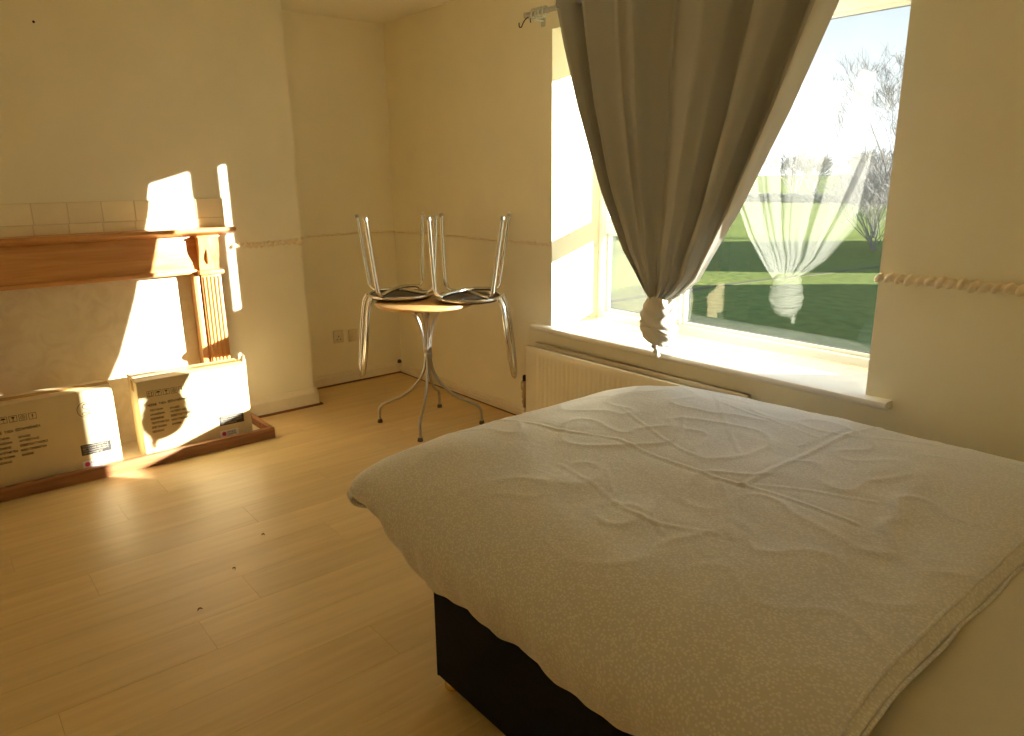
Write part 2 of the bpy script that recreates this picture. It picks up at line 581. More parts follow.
# baseboards: a thin board with a rounded top
def skirt(name, p0, p1, nrm, h, t, label):
    p0, p1, n = Vector(p0), Vector(p1), Vector(nrm)
    prof = [(0, 0), (t, 0), (t, h * 0.72), (t * 0.55, h * 0.90), (t * 0.35, h), (0, h)]
    bm = bmesh.new()
    A = [bm.verts.new(p0 + n * a + Vector((0, 0, z))) for a, z in prof]
    B = [bm.verts.new(p1 + n * a + Vector((0, 0, z))) for a, z in prof]
    bm.faces.new(A); bm.faces.new(B[::-1])
    for i in range(len(prof)):
        j = (i + 1) % len(prof)
        bm.faces.new((A[i], B[i], B[j], A[j]))
    return tag(obj(name, bm, M['trim']), label, kind='structure')
skirt('baseboard_chimney', (BRX, -1.28, 0.012), (BRX, BRY1 + 0.02, 0.012), (1, 0, 0), 0.10, 0.022, 'cream baseboard along the foot of the chimney breast')
skirt('baseboard_chimney_side', (BRX + 0.022, BRY1, 0.012), (0, BRY1, 0.012), (0, 1, 0), 0.10, 0.022, 'cream baseboard on the alcove side of the chimney breast')
skirt('baseboard_left', (0, BRY1 + 0.022, 0.008), (0, 0, 0.008), (1, 0, 0), 0.075, 0.018, 'cream baseboard along the alcove wall')
skirt('baseboard_window', (0.018, 0, 0.004), (XR, 0, 0.004), (0, -1, 0), 0.058, 0.018, 'cream baseboard under the window wall')
skirt('baseboard_chimney_far', (BRX, BRY0, 0.012), (BRX, -2.76, 0.012), (1, 0, 0), 0.10, 0.022, 'cream baseboard left of the hearth')
skirt('baseboard_back', (0, YB, 0.0), (XR, YB, 0.0), (0, 1, 0), 0.10, 0.02, 'cream baseboard behind the camera')
skirt('baseboard_right', (XR, YB, 0.0), (XR, 0, 0.0), (-1, 0, 0), 0.10, 0.02, 'cream baseboard along the head wall')
# brown beading strip on the laminate edge
tag(obj('trim_1', bbox(BRX, BRX + 0.036, -1.28, BRY1 + 0.042, 0, 0.012, 0.003), M['beading']), 'brown floor beading before the chimney breast', kind='structure')
tag(obj('trim_2', bbox(0, BRX + 0.0, BRY1, BRY1 + 0.030, 0, 0.012, 0.003), M['beading']), 'brown floor beading beside the chimney breast', kind='structure')
tag(obj('trim_3', bbox(0, 0.030, BRY1 + 0.030, -0.02, 0, 0.009, 0.003), M['beading']), 'brown floor beading along the alcove wall', kind='structure')
tag(obj('trim_4', bbox(0.032, XR, -0.026, -0.0, 0, 0.0045), M['beading']), 'brown floor beading under the window wall', kind='structure')

# rope dado moulding: slanted overlapping lobes along a line
def rope(name, p0, p1, nrm, label, r=0.019, depth=0.017, step=0.034):
    p0, p1, n = Vector(p0), Vector(p1), Vector(nrm)
    d = p1 - p0
    L = d.length
    d.normalize()
    up = Vector((0, 0, 1))
    bm = bmesh.new()
    k = int(L / step)
    rs = random.Random(hash(label) & 255 if False else len(label))
    tube(bm, [p0 + n * 0.004, p1 + n * 0.004], r * 0.62, 8)
    for i in range(k + 1):
        c = p0 + d * min(L, i * step) + n * (0.002 + depth * 0.25) + up * rs.uniform(-0.003, 0.003)
        ang = R(52 + rs.uniform(-14, 14))
        ax = (d * cos(ang) + up * sin(ang)).normalized()
        bx = ax.cross(n).normalized()
        a, b, cc = r * rs.uniform(1.0, 1.22), r * rs.uniform(0.55, 0.72), depth * rs.uniform(0.8, 1.1)
        rings = []
        for q in range(1, 5):
            ph = pi * q / 5
            rings.append([bm.verts.new(c + ax * (a * cos(ph)) + (bx * (b * cos(2 * pi * w / 8)) + n * (cc * sin(2 * pi * w / 8))) * sin(ph)) for w in range(8)])
        t0 = bm.verts.new(c + ax * a); t1 = bm.verts.new(c - ax * a)
        for w in range(8):
            w2 = (w + 1) % 8
            bm.faces.new((t0, rings[0][w], rings[0][w2]))
            for q in range(3):
                bm.faces.new((rings[q][w], rings[q + 1][w], rings[q + 1][w2], rings[q][w2]))
            bm.faces.new((t1, rings[3][w2], rings[3][w]))
    return tag(obj(name, bm, M['rope'], smooth=70), label, kind='structure')
DZ = 1.040
rope('trim_5', (BRX, -1.262, DZ), (BRX, BRY1, DZ), (1, 0, 0), 'cream rope moulding on the chimney breast')
rope('trim_6', (BRX, BRY1, DZ), (0, BRY1, DZ), (0, 1, 0), 'cream rope moulding round the chimney breast side', r=0.014, depth=0.010)
rope('trim_7', (0, BRY1, DZ), (0, 0, DZ), (1, 0, 0), 'cream rope moulding in the alcove', r=0.010, depth=0.006)
rope('trim_8', (0, 0, DZ - 0.004), (WX0 - 0.015, 0, DZ + 0.004), (0, -1, 0), 'cream rope moulding left of the window', r=0.010, depth=0.006)
rope('trim_9', (WX1 + 0.005, 0, DZ), (XR, 0, DZ), (0, -1, 0), 'cream rope moulding right of the window', r=0.022, depth=0.018)

# tiles on the chimney breast above the mantel
TS = 0.1525
tb = obj('trim_10', bbox(BRX, BRX + 0.004, -2.74, -1.295, 1.10, 1.309), M['grout'])
tag(tb, 'band of cream glazed tiles above the mantel shelf', kind='structure')
def tile_mesh(w, h):
    bm = bbox(0, 0.007, 0, w, 0, h, 0.0018, 1)
    me = bpy.data.meshes.new('tile'); bmesh.ops.recalc_face_normals(bm, faces=bm.faces[:]); bm.to_mesh(me); bm.free()
    me.materials.append(M['tile'])
    return me
for rowi, (z0, hh, off) in enumerate([(1.206, 0.102, 0.0), (1.10, 0.1035, 0.006)]):
    edges = [-1.295]
    yj = -1.448 - off
    while yj > -2.74:
        edges.append(yj); yj -= TS
    edges.append(-2.74)
    for a, b_ in zip(edges, edges[1:]):
        if a - b_ < 0.012: continue
        o = bpy.data.objects.new('tile', tile_mesh(a - b_ - 0.003, hh))
        o.location = (BRX + 0.003, b_ + 0.0015, z0)
        link(o, tb)

# ================================================================== window
win = empty('window_1', (0, 0, 0))
tag(win, 'deep white double window with a wide fixed pane and narrow left lights', kind='structure')
FY0, FY1 = 0.36, 0.43
ML, MR = 2.15, 2.262            # mullion
def fr(name, *a):
    return obj(name, bbox(*a, bev=0.006, seg=2), M['upvc'], win, smooth=40)
fr('frame_jamb', WX0, WX0 + 0.046, FY0, FY1, WZ0, WZ1)
fr('frame_jamb', WXF - 0.046, WXF, FY0, FY1, WZ0, WZ1)
fr('frame_head', WX0 + 0.046, WXF - 0.046, FY0, FY1, 2.035, WZ1)
fr('frame_bottom_rail', WX0 + 0.046, WXF - 0.046, FY0, FY1, WZ0, 0.640)
fr('mullion', ML, MR, FY0 + 0.001, FY1, 0.640, 2.035)
fr('transom', WX0 + 0.046, ML, FY0 + 0.001, FY1, 1.088, 1.152)
panes = [(WX0 + 0.046, ML, 0.640, 1.088), (WX0 + 0.046, ML, 1.152, 2.035), (MR, WXF - 0.046, 0.640, 2.035)]
for x0, x1, z0, z1 in panes:
    g = obj('pane', bbox(x0, x1, 0.408, 0.412, z0, z1), M['glass'], win)
    bm = bmesh.new()
    w = 0.014
    for q in ((x0, x0 + w, z0, z1), (x1 - w, x1, z0, z1), (x0 + w, x1 - w, z0, z0 + w), (x0 + w, x1 - w, z1 - w, z1)):
        box(bm, q[0], q[1], 0.385, 0.4078, q[2], q[3], 0.003, 1)
    obj('glazing_bead', bm, M['upvc'], g, smooth=40)
    bm = bmesh.new()
    for q in ((x0 + w, x0 + w + 0.004, z0 + w, z1 - w), (x1 - w - 0.004, x1 - w, z0 + w, z1 - w), (x0 + w, x1 - w, z0 + w, z0 + w + 0.004), (x0 + w, x1 - w, z1 - w - 0.004, z1 - w)):
        box(bm, q[0], q[1], 0.404, 0.4078, q[2], q[3])
    obj('gasket', bm, M['gasket'], g)
x0, x1, z0, z1 = WX0 + 0.046, ML, 1.152, 2.035
bm = bmesh.new()
for q in ((x0, x0 + 0.022, z0, z1), (x1 - 0.020, x1, z0, z1), (x0 + 0.022, x1 - 0.020, z0, z0 + 0.022), (x0 + 0.022, x1 - 0.020, z1 - 0.040, z1)):
    box(bm, q[0], q[1], 0.362, 0.4075, q[2], q[3], 0.004, 2)
obj('opening_sash', bm, M['upvc'], win, smooth=40)
# sill board with rounded nosing and end horns
bm = bmesh.new()
prism(bm, [(WX0, -0.002), (WX1, -0.002), (WXF, FY0), (WX0, FY0)], 2, WZ0 - 0.03, WZ0)
obj('sill_board', bm, M['sill'], win)
nos = [(-0.0, WZ0 - 0.030), (-0.046, WZ0 - 0.030), (-0.054, WZ0 - 0.024), (-0.057, WZ0 - 0.013), (-0.053, WZ0 - 0.003), (-0.046, WZ0), (-0.0, WZ0)]
bm = prism(bmesh.new(), nos, 0, 1.545, 3.520)
obj('sill_nosing', bm, M['sill'], win, smooth=40)

# ================================================================== fireplace surround
fp = empty('fireplace_surround', (BRX, -2.01, 0))
tag(fp, 'varnished pine fireplace surround with marble back panel on chimney breast', 'fireplace')
def fpart(name, bm, mt, smooth=None, parent=fp):
    bmesh.ops.translate(bm, verts=bm.verts[:], vec=(-BRX, 2.01, 0))
    return obj(name, bm, mt, parent, smooth)
# mantel shelf with moulded edge
shelf_prof = [(BRX + 0.001, 1.116), (0.432, 1.116), (0.444, 1.124), (0.462, 1.128), (0.474, 1.131), (0.482, 1.138), (0.482, 1.150), (0.477, 1.155), (BRX + 0.001, 1.155)]
bm = bmesh.new()
A = [bm.verts.new((x, -2.737, z)) for x, z in shelf_prof]
B = [bm.verts.new((x, -1.283, z)) for x, z in shelf_prof]
bm.faces.new(A); bm.faces.new(B[::-1])
for i in range(len(A)):
    bm.faces.new((A[i], B[i], B[(i + 1) % len(A)], A[(i + 1) % len(A)]))
fpart('mantel_shelf', bm, M['pine'], 35)
fpart('frieze', bbox(BRX + 0.001, 0.412, -2.648, -1.372, 0.930, 1.116, 0.002), M['pine'], 40)
fpart('frieze_bead', bbox(BRX + 0.02, 0.427, -2.52, -1.50, 0.910, 0.934, 0.006, 3), M['pine'], 40)
fpart('marble_back_panel', bbox(BRX + 0.001, 0.360, -2.495, -1.525, 0.02, 0.93), M['marble'])
for s in (1, -1):
    def my(y): return y if s == 1 else -4.02 - y
    def yb(a, b): return tuple(sorted((my(a), my(b))))
    # leg board
    leg = fpart('pilaster_leg', bbox(BRX + 0.001, 0.426, *yb(-1.525, -1.372), 0.021, 0.930, 0.002), M['pine_v'], 40)
    # plinth and proud pilaster with reeds
    def sub(name, bm, sm_=40):
        bmesh.ops.translate(bm, verts=bm.verts[:], vec=(-BRX, 2.01, 0))
        return obj(name, bm, M['pine_v'], leg, sm_)
    sub('plinth', bbox(0.426, 0.458, *yb(-1.495, -1.376), 0.021, 0.16, 0.004))
    sub('pilaster_face', bbox(0.426, 0.444, *yb(-1.487, -1.382), 0.16, 0.908, 0.002))
    for k in range(5):
        yy = -1.474 + k * 0.0198
        sub('reed', tubem([(0.4445, my(yy), 0.18), (0.4445, my(yy), 0.892)], 0.0068, 8), 60)
    sub('inner_strip', bbox(0.426, 0.434, *yb(-1.525, -1.496), 0.021, 0.910, 0.003))
    # necking
    fpart('pilaster_necking', bbox(BRX + 0.02, 0.466, *yb(-1.500, -1.366), 0.904, 0.928, 0.006, 3), M['pine_v'], 40)
    # corbel block with S curve front
    cur = [(0.412, 0.929), (0.436, 0.929), (0.438, 0.955), (0.444, 0.985), (0.455, 1.010), (0.463, 1.035), (0.466, 1.060), (0.466, 1.116), (0.412, 1.116)]
    fpart('corbel', prism(bmesh.new(), cur, 1, *yb(-1.487, -1.382)), M['pine_v'], 30)
    fpart('corbel_cap', bbox(0.412, 0.472, *yb(-1.494, -1.375), 1.105, 1.1165, 0.003), M['pine_v'], 40)
    # carved scroll drop
    drop = [(0.466, my(-1.448), 1.045), (0.463, my(-1.446), 1.02), (0.452, my(-1.444), 0.99), (0.444, my(-1.443), 0.962)]
    fpart('carved_drop', tubem(spline(drop, 4), [0.003 + 0.006 * sin(pi * i / 12) for i in range(13)], 8), M['pine_v'], 60)

# hearth
he = empty('fireplace_hearth', (BRX, -2.01, 0))
tag(he, 'low hearth tray edged with brown wooden kerb under the cardboard boxes', 'hearth')
def hpart(name, bm, mt, smooth=40):
    bmesh.ops.translate(bm, verts=bm.verts[:], vec=(-BRX, 2.01, 0))
    return obj(name, bm, mt, he, smooth)
hpart('hearth_slab', bbox(BRX + 0.001, 0.742, -2.70, -1.318, 0.0, 0.020), M['marble'])
hpart('front_kerb', bbox(0.742, 0.774, -2.733, -1.287, 0.0, 0.062, 0.004), M['kerb'])
hpart('end_kerb', bbox(BRX + 0.001, 0.7418, -1.3178, -1.287, 0.0, 0.062, 0.004), M['kerb'])
hpart('end_kerb', bbox(BRX + 0.001, 0.7418, -2.733, -2.7002, 0.0, 0.062, 0.004), M['kerb'])

# ================================================================== cardboard boxes
BW, BD, BH = 0.550, 0.185, 0.412
FX = BD                          # local: front face at x = BD, y from 0 to BW (rightwards in view), z from 0
def flat(bm, pts2, t=0.0006, lift=0.0003):
    """2D polygon (a across, b up) on the front face"""
    prism(bm, [(a, b) for a, b in pts2], 0, FX + lift, FX + lift + t)
def rect(bm, a0, a1, b0, b1, **k):
    flat(bm, [(a0, b0), (a1, b0), (a1, b1), (a0, b1)], **k)
def stroke(bm, pts, w, lift=0.0003, t=0.0006):
    for (a, b), (c, d) in zip(pts, pts[1:]):
        L = math.hypot(c - a, d - b)
        if L < 1e-6: continue
        nx, ny = -(d - b) / L * w / 2, (c - a) / L * w / 2
        ex, ey = (c - a) / L * w * 0.25, (d - b) / L * w * 0.25
        flat(bm, [(a + nx - ex, b + ny - ey), (a - nx - ex, b - ny - ey), (c - nx + ex, d - ny + ey), (c + nx + ex, d + ny + ey)], lift=lift, t=t)
def word(bm, a, b, n, h, w, rs, lift=0.0003):
    """a row of n small unreadable capital-like marks"""
    for i in range(n):
        x0 = a + i * w
        k = rs.randrange(5)
        ww = w * 0.72
        lw = w * 0.22
        if k == 0: S = [[(x0, b), (x0, b + h)], [(x0, b + h), (x0 + ww, b + h)], [(x0, b + h / 2), (x0 + ww, b + h / 2)], [(x0, b), (x0 + ww, b)]]
        elif k == 1: S = [[(x0, b), (x0 + ww / 2, b + h), (x0 + ww, b)], [(x0 + ww * .25, b + h * .4), (x0 + ww * .75, b + h * .4)]]
        elif k == 2: S = [[(x0, b), (x0, b + h), (x0 + ww, b + h), (x0 + ww, b), (x0, b)]]
        elif k == 3: S = [[(x0, b + h), (x0 + ww, b + h)], [(x0 + ww / 2, b), (x0 + ww / 2, b + h)]]
        else: S = [[(x0, b), (x0, b + h), (x0 + ww, b), (x0 + ww, b + h)]]
        for s in S: stroke(bm, s, lw, lift=lift)
    return a + n * w
def circle2(ca, cb, r, n=28, a0=0, a1=2 * pi):
    return [(ca + r * cos(a0 + (a1 - a0) * i / n), cb + r * sin(a0 + (a1 - a0) * i / n)) for i in range(n + 1)]

def carton(name, loc, rz, label, zoff):
    root = empty(name, loc, rz)
    tag(root, label, 'box', 'cardboard boxes in the hearth')
    obj('carton_body', bbox(0, BD, 0, BW, 0, BH, 0.003, 2), M['card'], root, 40)
    # lid flaps, meeting along the middle of the top, slightly proud and uneven
    bm = bmesh.new()
    prism(bm, [(0.002, BH + 0.0005), (BD / 2 - 0.002, BH + 0.004), (BD / 2 - 0.002, BH + 0.007), (0.002, BH + 0.0035)], 1, 0.003, BW - 0.003)
    obj('lid_flap', bm, M['card'], root)
    bm = bmesh.new()
    prism(bm, [(BD / 2 + 0.002, BH + 0.003), (BD - 0.002, BH + 0.0005), (BD - 0.002, BH + 0.0035), (BD / 2 + 0.002, BH + 0.006)], 1, 0.003, BW - 0.003)
    obj('lid_flap', bm, M['card'], root)
    bm = bmesh.new()
    box(bm, BD / 2 - 0.024, BD / 2 + 0.024, -0.0008, BW + 0.0008, BH + 0.0055, BH + 0.0075)
    box(bm, BD / 2 - 0.024, BD / 2 + 0.024, -0.0012, -0.0003, BH - 0.06, BH + 0.0075)
    box(bm, BD / 2 - 0.024, BD / 2 + 0.024, BW + 0.0003, BW + 0.0012, BH - 0.06, BH + 0.0075)
    obj('packing_tape', bm, M['tape'], root)
    rs = random.Random(5)
    z = zoff
    # round script emblem with a long tail
    bm = bmesh.new()
    stroke(bm, circle2(0.425, 0.325 + z, 0.037), 0.0022)
    S = [(0.437, 0.349), (0.428, 0.352), (0.418, 0.349), (0.412, 0.342), (0.416, 0.334), (0.427, 0.327), (0.437, 0.318), (0.440, 0.309), (0.434, 0.301), (0.423, 0.298),
         (0.412, 0.300), (0.408, 0.306), (0.414, 0.311), (0.426, 0.309), (0.440, 0.302), (0.456, 0.295), (0.474, 0.291), (0.496, 0.292)]
    sp2 = [(p.x, p.y + z) for p in spline([(a, b, 0) for a, b in S], 4)]
    stroke(bm, sp2, 0.0030)
    stroke(bm, [(0.416, 0.3525 + z), (0.424, 0.3555 + z), (0.433, 0.354 + z)], 0.002)
    obj('emblem', bm, M['ink'], root)
    # row of five handling icons
    for i in range(5):
        ca, cb, hs = 0.058 + i * 0.0378, 0.345 + z - i * 0.0008, 0.0145
        bm = bmesh.new()
        stroke(bm, [(ca - hs, cb - hs), (ca + hs, cb - hs), (ca + hs, cb + hs), (ca - hs, cb + hs), (ca - hs, cb - hs)], 0.0016)
        if i == 0:
            for q in (-0.006, 0.006):
                stroke(bm, [(ca + q, cb - 0.008), (ca + q, cb + 0.004)], 0.002)
                flat(bm, [(ca + q - 0.004, cb + 0.003), (ca + q + 0.004, cb + 0.003), (ca + q, cb + 0.010)])
            rect(bm, ca - 0.010, ca + 0.010, cb - 0.0115, cb - 0.0095)
        elif i == 1:
            flat(bm, [(ca + 0.010 * cos(pi * k / 8), cb + 0.001 + 0.008 * sin(pi * k / 8)) for k in range(9)])
            stroke(bm, [(ca, cb), (ca, cb - 0.010), (ca + 0.003, cb - 0.010)], 0.0014)
        elif i == 2:
            flat(bm, [(ca - 0.008, cb + 0.009), (ca, cb - 0.003), (ca + 0.008, cb + 0.009)])
            stroke(bm, [(ca, cb - 0.002), (ca, cb - 0.010)], 0.0016); stroke(bm, [(ca - 0.005, cb - 0.0105), (ca + 0.005, cb - 0.0105)], 0.0016)
        elif i == 3:
            stroke(bm, circle2(ca, cb, 0.009, 16), 0.0016)
            stroke(bm, [(ca - 0.005, cb - 0.003), (ca, cb + 0.006), (ca + 0.005, cb - 0.003), (ca - 0.005, cb - 0.003)], 0.0014)
        else:
            stroke(bm, [(ca, cb - 0.009), (ca, cb + 0.002)], 0.0022); flat(bm, circle2(ca, cb + 0.006, 0.003, 8)[:-1])
            stroke(bm, [(ca - 0.005, cb), (ca + 0.005, cb)], 0.0014)
        obj('handling_icon', bm, M['ink'], root)
    bm = bmesh.new()
    word(bm, 0.040, 0.2995 - 0.018 + z, 5, 0.0105, 0.0088, rs)
    word(bm, 0.092, 0.2825 + z, 4, 0.0105, 0.0088, rs)
    word(bm, 0.136, 0.2835 + z, 6, 0.0105, 0.0088, rs)
    word(bm, 0.190, 0.2845 + z, 5, 0.0105, 0.0088, rs)
    obj('printed_heading', bm, M['ink'], root)
    for i, (n1, n2) in enumerate([(8, 6), (9, 10), (8, 14), (11, 13), (9, 6), (7, 5)]):
        bm = bmesh.new()
        b0 = 0.254 - i * 0.0228 + z
        word(bm, 0.045, b0, n1, 0.0085, 0.0078, rs)
        obj('printed_line', bm, M['ink'], root)
        if i < 5:
            bm = bmesh.new()
            word(bm, 0.142, b0 - 0.006 + (0.004 if i else 0), n2, 0.0085, 0.0078, rs)
            obj('printed_entry', bm, M['ink'], root)
    bl = obj('black_label', (lambda b: (rect(b, 0.377, 0.508, 0.098 + z, 0.151 + z), b)[1])(bmesh.new()), M['label_black'], root)
    bm = bmesh.new()
    for i in range(4):
        word(bm, 0.385, 0.139 - i * 0.0115 + z, 15 - (i == 3) * 4, 0.006, 0.0075, rs, lift=0.0011)
    obj('label_print', bm, M['label_grey_print'], bl)
    ws = obj('white_sticker', (lambda b: (rect(b, 0.374, 0.472, 0.033 + z, 0.069 + z), b)[1])(bmesh.new()), M['label_white'], root)
    bm = bmesh.new(); flat(bm, circle2(0.394, 0.051 + z, 0.0115, 20)[:-1], lift=0.0011); obj('pink_dot', bm, M['pink'], ws)
    bm = bmesh.new()
    word(bm, 0.412, 0.052 + z, 5, 0.010, 0.0098, rs, lift=0.0011); word(bm, 0.414, 0.041 + z, 6, 0.006, 0.0078, rs, lift=0.0011)
    obj('sticker_print', bm, M['label_grey_print'], ws)
    return root
c1 = carton('cardboard_box', (0.722 - BD, -2.600, 0.0205), 0, 'brown cardboard box nearest the left edge, mostly shaded, square lid', 0.0)
c2 = carton('cardboard_box', (0.722 - BD, -1.942, 0.0205), 0, 'brown cardboard box before the right pilaster with the knot-shaped shadow', 0.0)
# torn tape and lifted corner on the right-hand box
bm = bmesh.new()
prism(bm, [(0.0, BH + 0.004), (BD, BH + 0.002), (BD - 0.03, BH + 0.020), (0.05, BH + 0.024)], 1, -0.004, 0.0)
bmesh.ops.rotate(bm, verts=bm.verts[:], cent=(BD / 2, 0, BH), matrix=Matrix.Rotation(R(14), 3, 'X'))
obj('torn_flap', bm, M['card'], c2)

# ================================================================== bistro table
TX, TY, TZ = 1.143, -0.491, 0.732
tb_ = empty('bistro_table', (TX, TY, 0))
tag(tb_, 'small round beech-topped bistro table on four curved steel rods', 'table')
bm = lathe(bmesh.new(), [(0.0, TZ - 0.022), (0.268, TZ - 0.022), (0.280, TZ - 0.016), (0.284, TZ - 0.009), (0.282, TZ - 0.003), (0.275, TZ), (0.0, TZ)], seg=56)
obj('table_top', bm, M['beech'], tb_, 40)
lr = 0.0085
for k in range(4):
    a = R(45 + 90 * k) + R(1)
    d = Vector((cos(a), sin(a), 0))
    prof = [(0.125, TZ - 0.024), (0.105, TZ - 0.030), (0.075, TZ - 0.062), (0.042, TZ - 0.125), (0.022, TZ - 0.21), (0.0155, 0.44), (0.016, 0.38), (0.030, 0.315), (0.075, 0.24), (0.150, 0.175), (0.235, 0.135), (0.285, 0.112), (0.302, 0.085), (0.305, 0.05), (0.305, 0.014)]
    pts = spline([d * r + Vector((0, 0, z)) for r, z in prof], 5)
    lg = obj('leg', tubem(pts, lr, 10), M['steel'], tb_, 60)
    bm = lathe(bmesh.new(), [(0.0, 0.0), (0.015, 0.0), (0.016, 0.004), (0.012, 0.020), (0.0, 0.022)], d * 0.305, 16)
    obj('foot', bm, M['rubber'], lg, 50)
bm = lathe(bmesh.new(), [(0.0, 0.395), (0.024, 0.395), (0.026, 0.40), (0.026, 0.425), (0.024, 0.43), (0.0, 0.43)], seg=20)
obj('collar', bm, M['steel'], tb_, 40)

# ================================================================== chairs turned upside down on the table
def chair(name, loc, ang, label, s1, s2):
    """local x points toward the backrest; the seat lies on z=0, legs point up"""
    root = empty(name, loc, ang)
    tag(root, label, 'chair', 'steel bistro chairs upended on the table')
    seat = obj('seat', lathe(bmesh.new(), [(0.0, 0.001), (0.165, 0.001), (0.176, 0.006), (0.178, 0.014), (0.172, 0.021), (0.0, 0.021)], seg=40), M['seat_dark'], root, 40)
    ring = [Vector((0.183 * cos(2 * pi * k / 48), 0.183 * sin(2 * pi * k / 48), 0.021)) for k in range(48)]
    obj('seat_ring', tubem(ring, 0.009, 10, True), M['chrome'], root, 60)
    c = 0.152
    for (sx, sy), zc in (((1, -1), 0.036), ((1, 1), 0.050)):
        # one bent rod makes two diagonal legs and crosses under the seat
        P = [Vector((sx * (c + s1), sy * (c + 0.020), 0.468)), Vector((sx * (c + 0.010), sy * (c + 0.004), 0.105)),
             Vector((sx * c, sy * c, 0.060)), Vector((sx * (c - 0.018), sy * (c - 0.018), 0.041)),
             Vector((sx * (c - 0.055), sy * (c - 0.050), zc)), Vector((0, 0, zc + 0.012)),
             Vector((-sx * (c - 0.055), -sy * (c - 0.050), zc)), Vector((-sx * (c - 0.018), -sy * (c - 0.018), 0.041)),
             Vector((-sx * c, -sy * c, 0.060)), Vector((-sx * (c + 0.010), -sy * (c + 0.004), 0.105)), Vector((-sx * (c + s2), -sy * (c + 0.020), 0.468))]
        half = spline(P, 6)
        mid = len(half) // 2
        for part in (half[:mid + 1], half[mid:][::1]):
            lg = obj('leg', tubem(part, 0.0112, 10), M['chrome'], root, 60)
            end = part[0] if part[0].z > part[-1].z else part[-1]
            prv = part[1] if part[0].z > part[-1].z else part[-2]
            dd = (end - prv).normalized()
            obj('foot_cap', tubem([end - dd * 0.016, end + dd * 0.001, end + dd * 0.004], [0.0118, 0.0118, 0.009], 10), M['steel'], lg, 50)
    # hooped back hanging down
    def hoop(w, zb, xb, r):
        P = [(0.170, w * 0.72, 0.018), (0.187, w * 0.86, -0.030), (0.198, w, -0.14), (0.207, w * 0.98, -0.27), (0.216, w * 0.70, zb + 0.050), (0.219, w * 0.36, zb + 0.010), (0.220, 0, zb),
             (0.219, -w * 0.36, zb + 0.010), (0.216, -w * 0.70, zb + 0.050), (0.207, -w * 0.98, -0.27), (0.198, -w, -0.14), (0.187, -w * 0.86, -0.030), (0.170, -w * 0.72, 0.018)]
        return tubem(spline([(x + xb * (0.3 - z), y, z) for x, y, z in P], 6), r, 10)
    obj('back_hoop', hoop(0.125, -0.445, 0.05, 0.0108), M['chrome'], root, 60)
    obj('inner_back_hoop', hoop(0.060, -0.425, 0.05, 0.0075), M['chrome'], root, 60)
    return root
chair('steel_chair', (0.957, -0.537, TZ + 0.001), R(-110.5), 'upside-down steel bistro chair on the table, nearer the fireplace', 0.050, 0.031)
chair('steel_chair', (1.303, -0.304, TZ + 0.001), R(45), 'upside-down steel bistro chair on the table, nearer the radiator', 0.068, 0.023)

# ================================================================== radiator
ra = empty('radiator', (1.56, 0, 0))
tag(ra, 'cream double-panel radiator with vertical flutes under the window sill', 'radiator')
RX0, RX1, RZ0, RZ1 = 1.562, 2.95, 0.085, 0.490
def rpart(name, bm, mt, smooth=40, parent=ra):
    bmesh.ops.translate(bm, verts=bm.verts[:], vec=(-1.56, 0, 0))
    return obj(name, bm, mt, parent, smooth)
def rad_panel(name, yf, z1):
    """pressed panel: plan profile with flutes, rounded rim top and bottom"""
    bm = bmesh.new()
    prof = [(RX0, yf + 0.012), (RX0 + 0.004, yf + 0.003), (RX0 + 0.012, yf)]
    x = RX0 + 0.085
    prof.append((x - 0.012, yf))
    flutes = []
    while x + 0.0335 < RX1 - 0.07:
        flutes.append((x, x + 0.0335)); x += 0.0335
    cols = []
    for px, py in prof: cols.append((px, py, py))
    for a, b in flutes:
        w = b - a
        cols += [(a, yf, yf), (a + w * 0.15, yf, yf + 0.0035), (a + w * 0.42, yf, yf + 0.0035), (a + w * 0.58, yf, yf)]
    cols += [(RX1 - 0.06, yf, yf), (RX1 - 0.012, yf, yf), (RX1 - 0.004, yf + 0.003, yf + 0.003), (RX1, yf + 0.012, yf + 0.012)]
    zs = [(RZ0, 1, 0.010), (RZ0 + 0.004, 1, 0.002), (RZ0 + 0.012, 1, 0), (RZ0 + 0.040, 1, 0), (RZ0 + 0.052, 0, 0), (z1 - 0.056, 0, 0), (z1 - 0.044, 1, 0), (z1 - 0.010, 1, 0), (z1 - 0.003, 1, 0.003), (z1, 1, 0.012)]
    grid = [[bm.verts.new((cx, (ya if fl_ else yb_) + dy, z)) for cx, ya, yb_ in cols] for z, fl_, dy in zs]
    for i in range(len(zs) - 1):
        for j in range(len(cols) - 1):
            bm.faces.new((grid[i][j], grid[i][j + 1], grid[i + 1][j + 1], grid[i + 1][j]))
    # flat back
    y2 = yf + 0.014
    bk = [bm.verts.new((q[0], y2, q[1])) for q in ((RX0, RZ0), (RX1, RZ0), (RX1, z1), (RX0, z1))]
    bm.faces.new(bk)
    top = grid[-1]; bot = grid[0]
    bm.faces.new(top + [bk[2], bk[3]]); bm.faces.new(bot[::-1] + [bk[0], bk[1]])
    bm.faces.new([g[0] for g in grid] + [bk[3], bk[0]]); bm.faces.new([g[-1] for g in grid][::-1] + [bk[1], bk[2]])
    return rpart(name, bm, M['radiator'], 35)
rad_panel('front_panel', -0.112, RZ1 - 0.006)
rad_panel('rear_panel', -0.045, RZ1)
bm = bmesh.new()
x = RX0 + 0.06
while x < RX1 - 0.06:
    box(bm, x, x + 0.002, -0.098, -0.046, RZ0 + 0.06, RZ1 - 0.05); x += 0.03
fin = rpart('convector_fins', bm, M['radiator'], None)
for xx in (RX0 + 0.15, RX1 - 0.15):
    rpart('wall_bracket', bbox(xx, xx + 0.03, -0.032, -0.0005, 0.15, 0.45, 0.001), M['radiator'])
vx, vy = RX0 - 0.050, -0.072
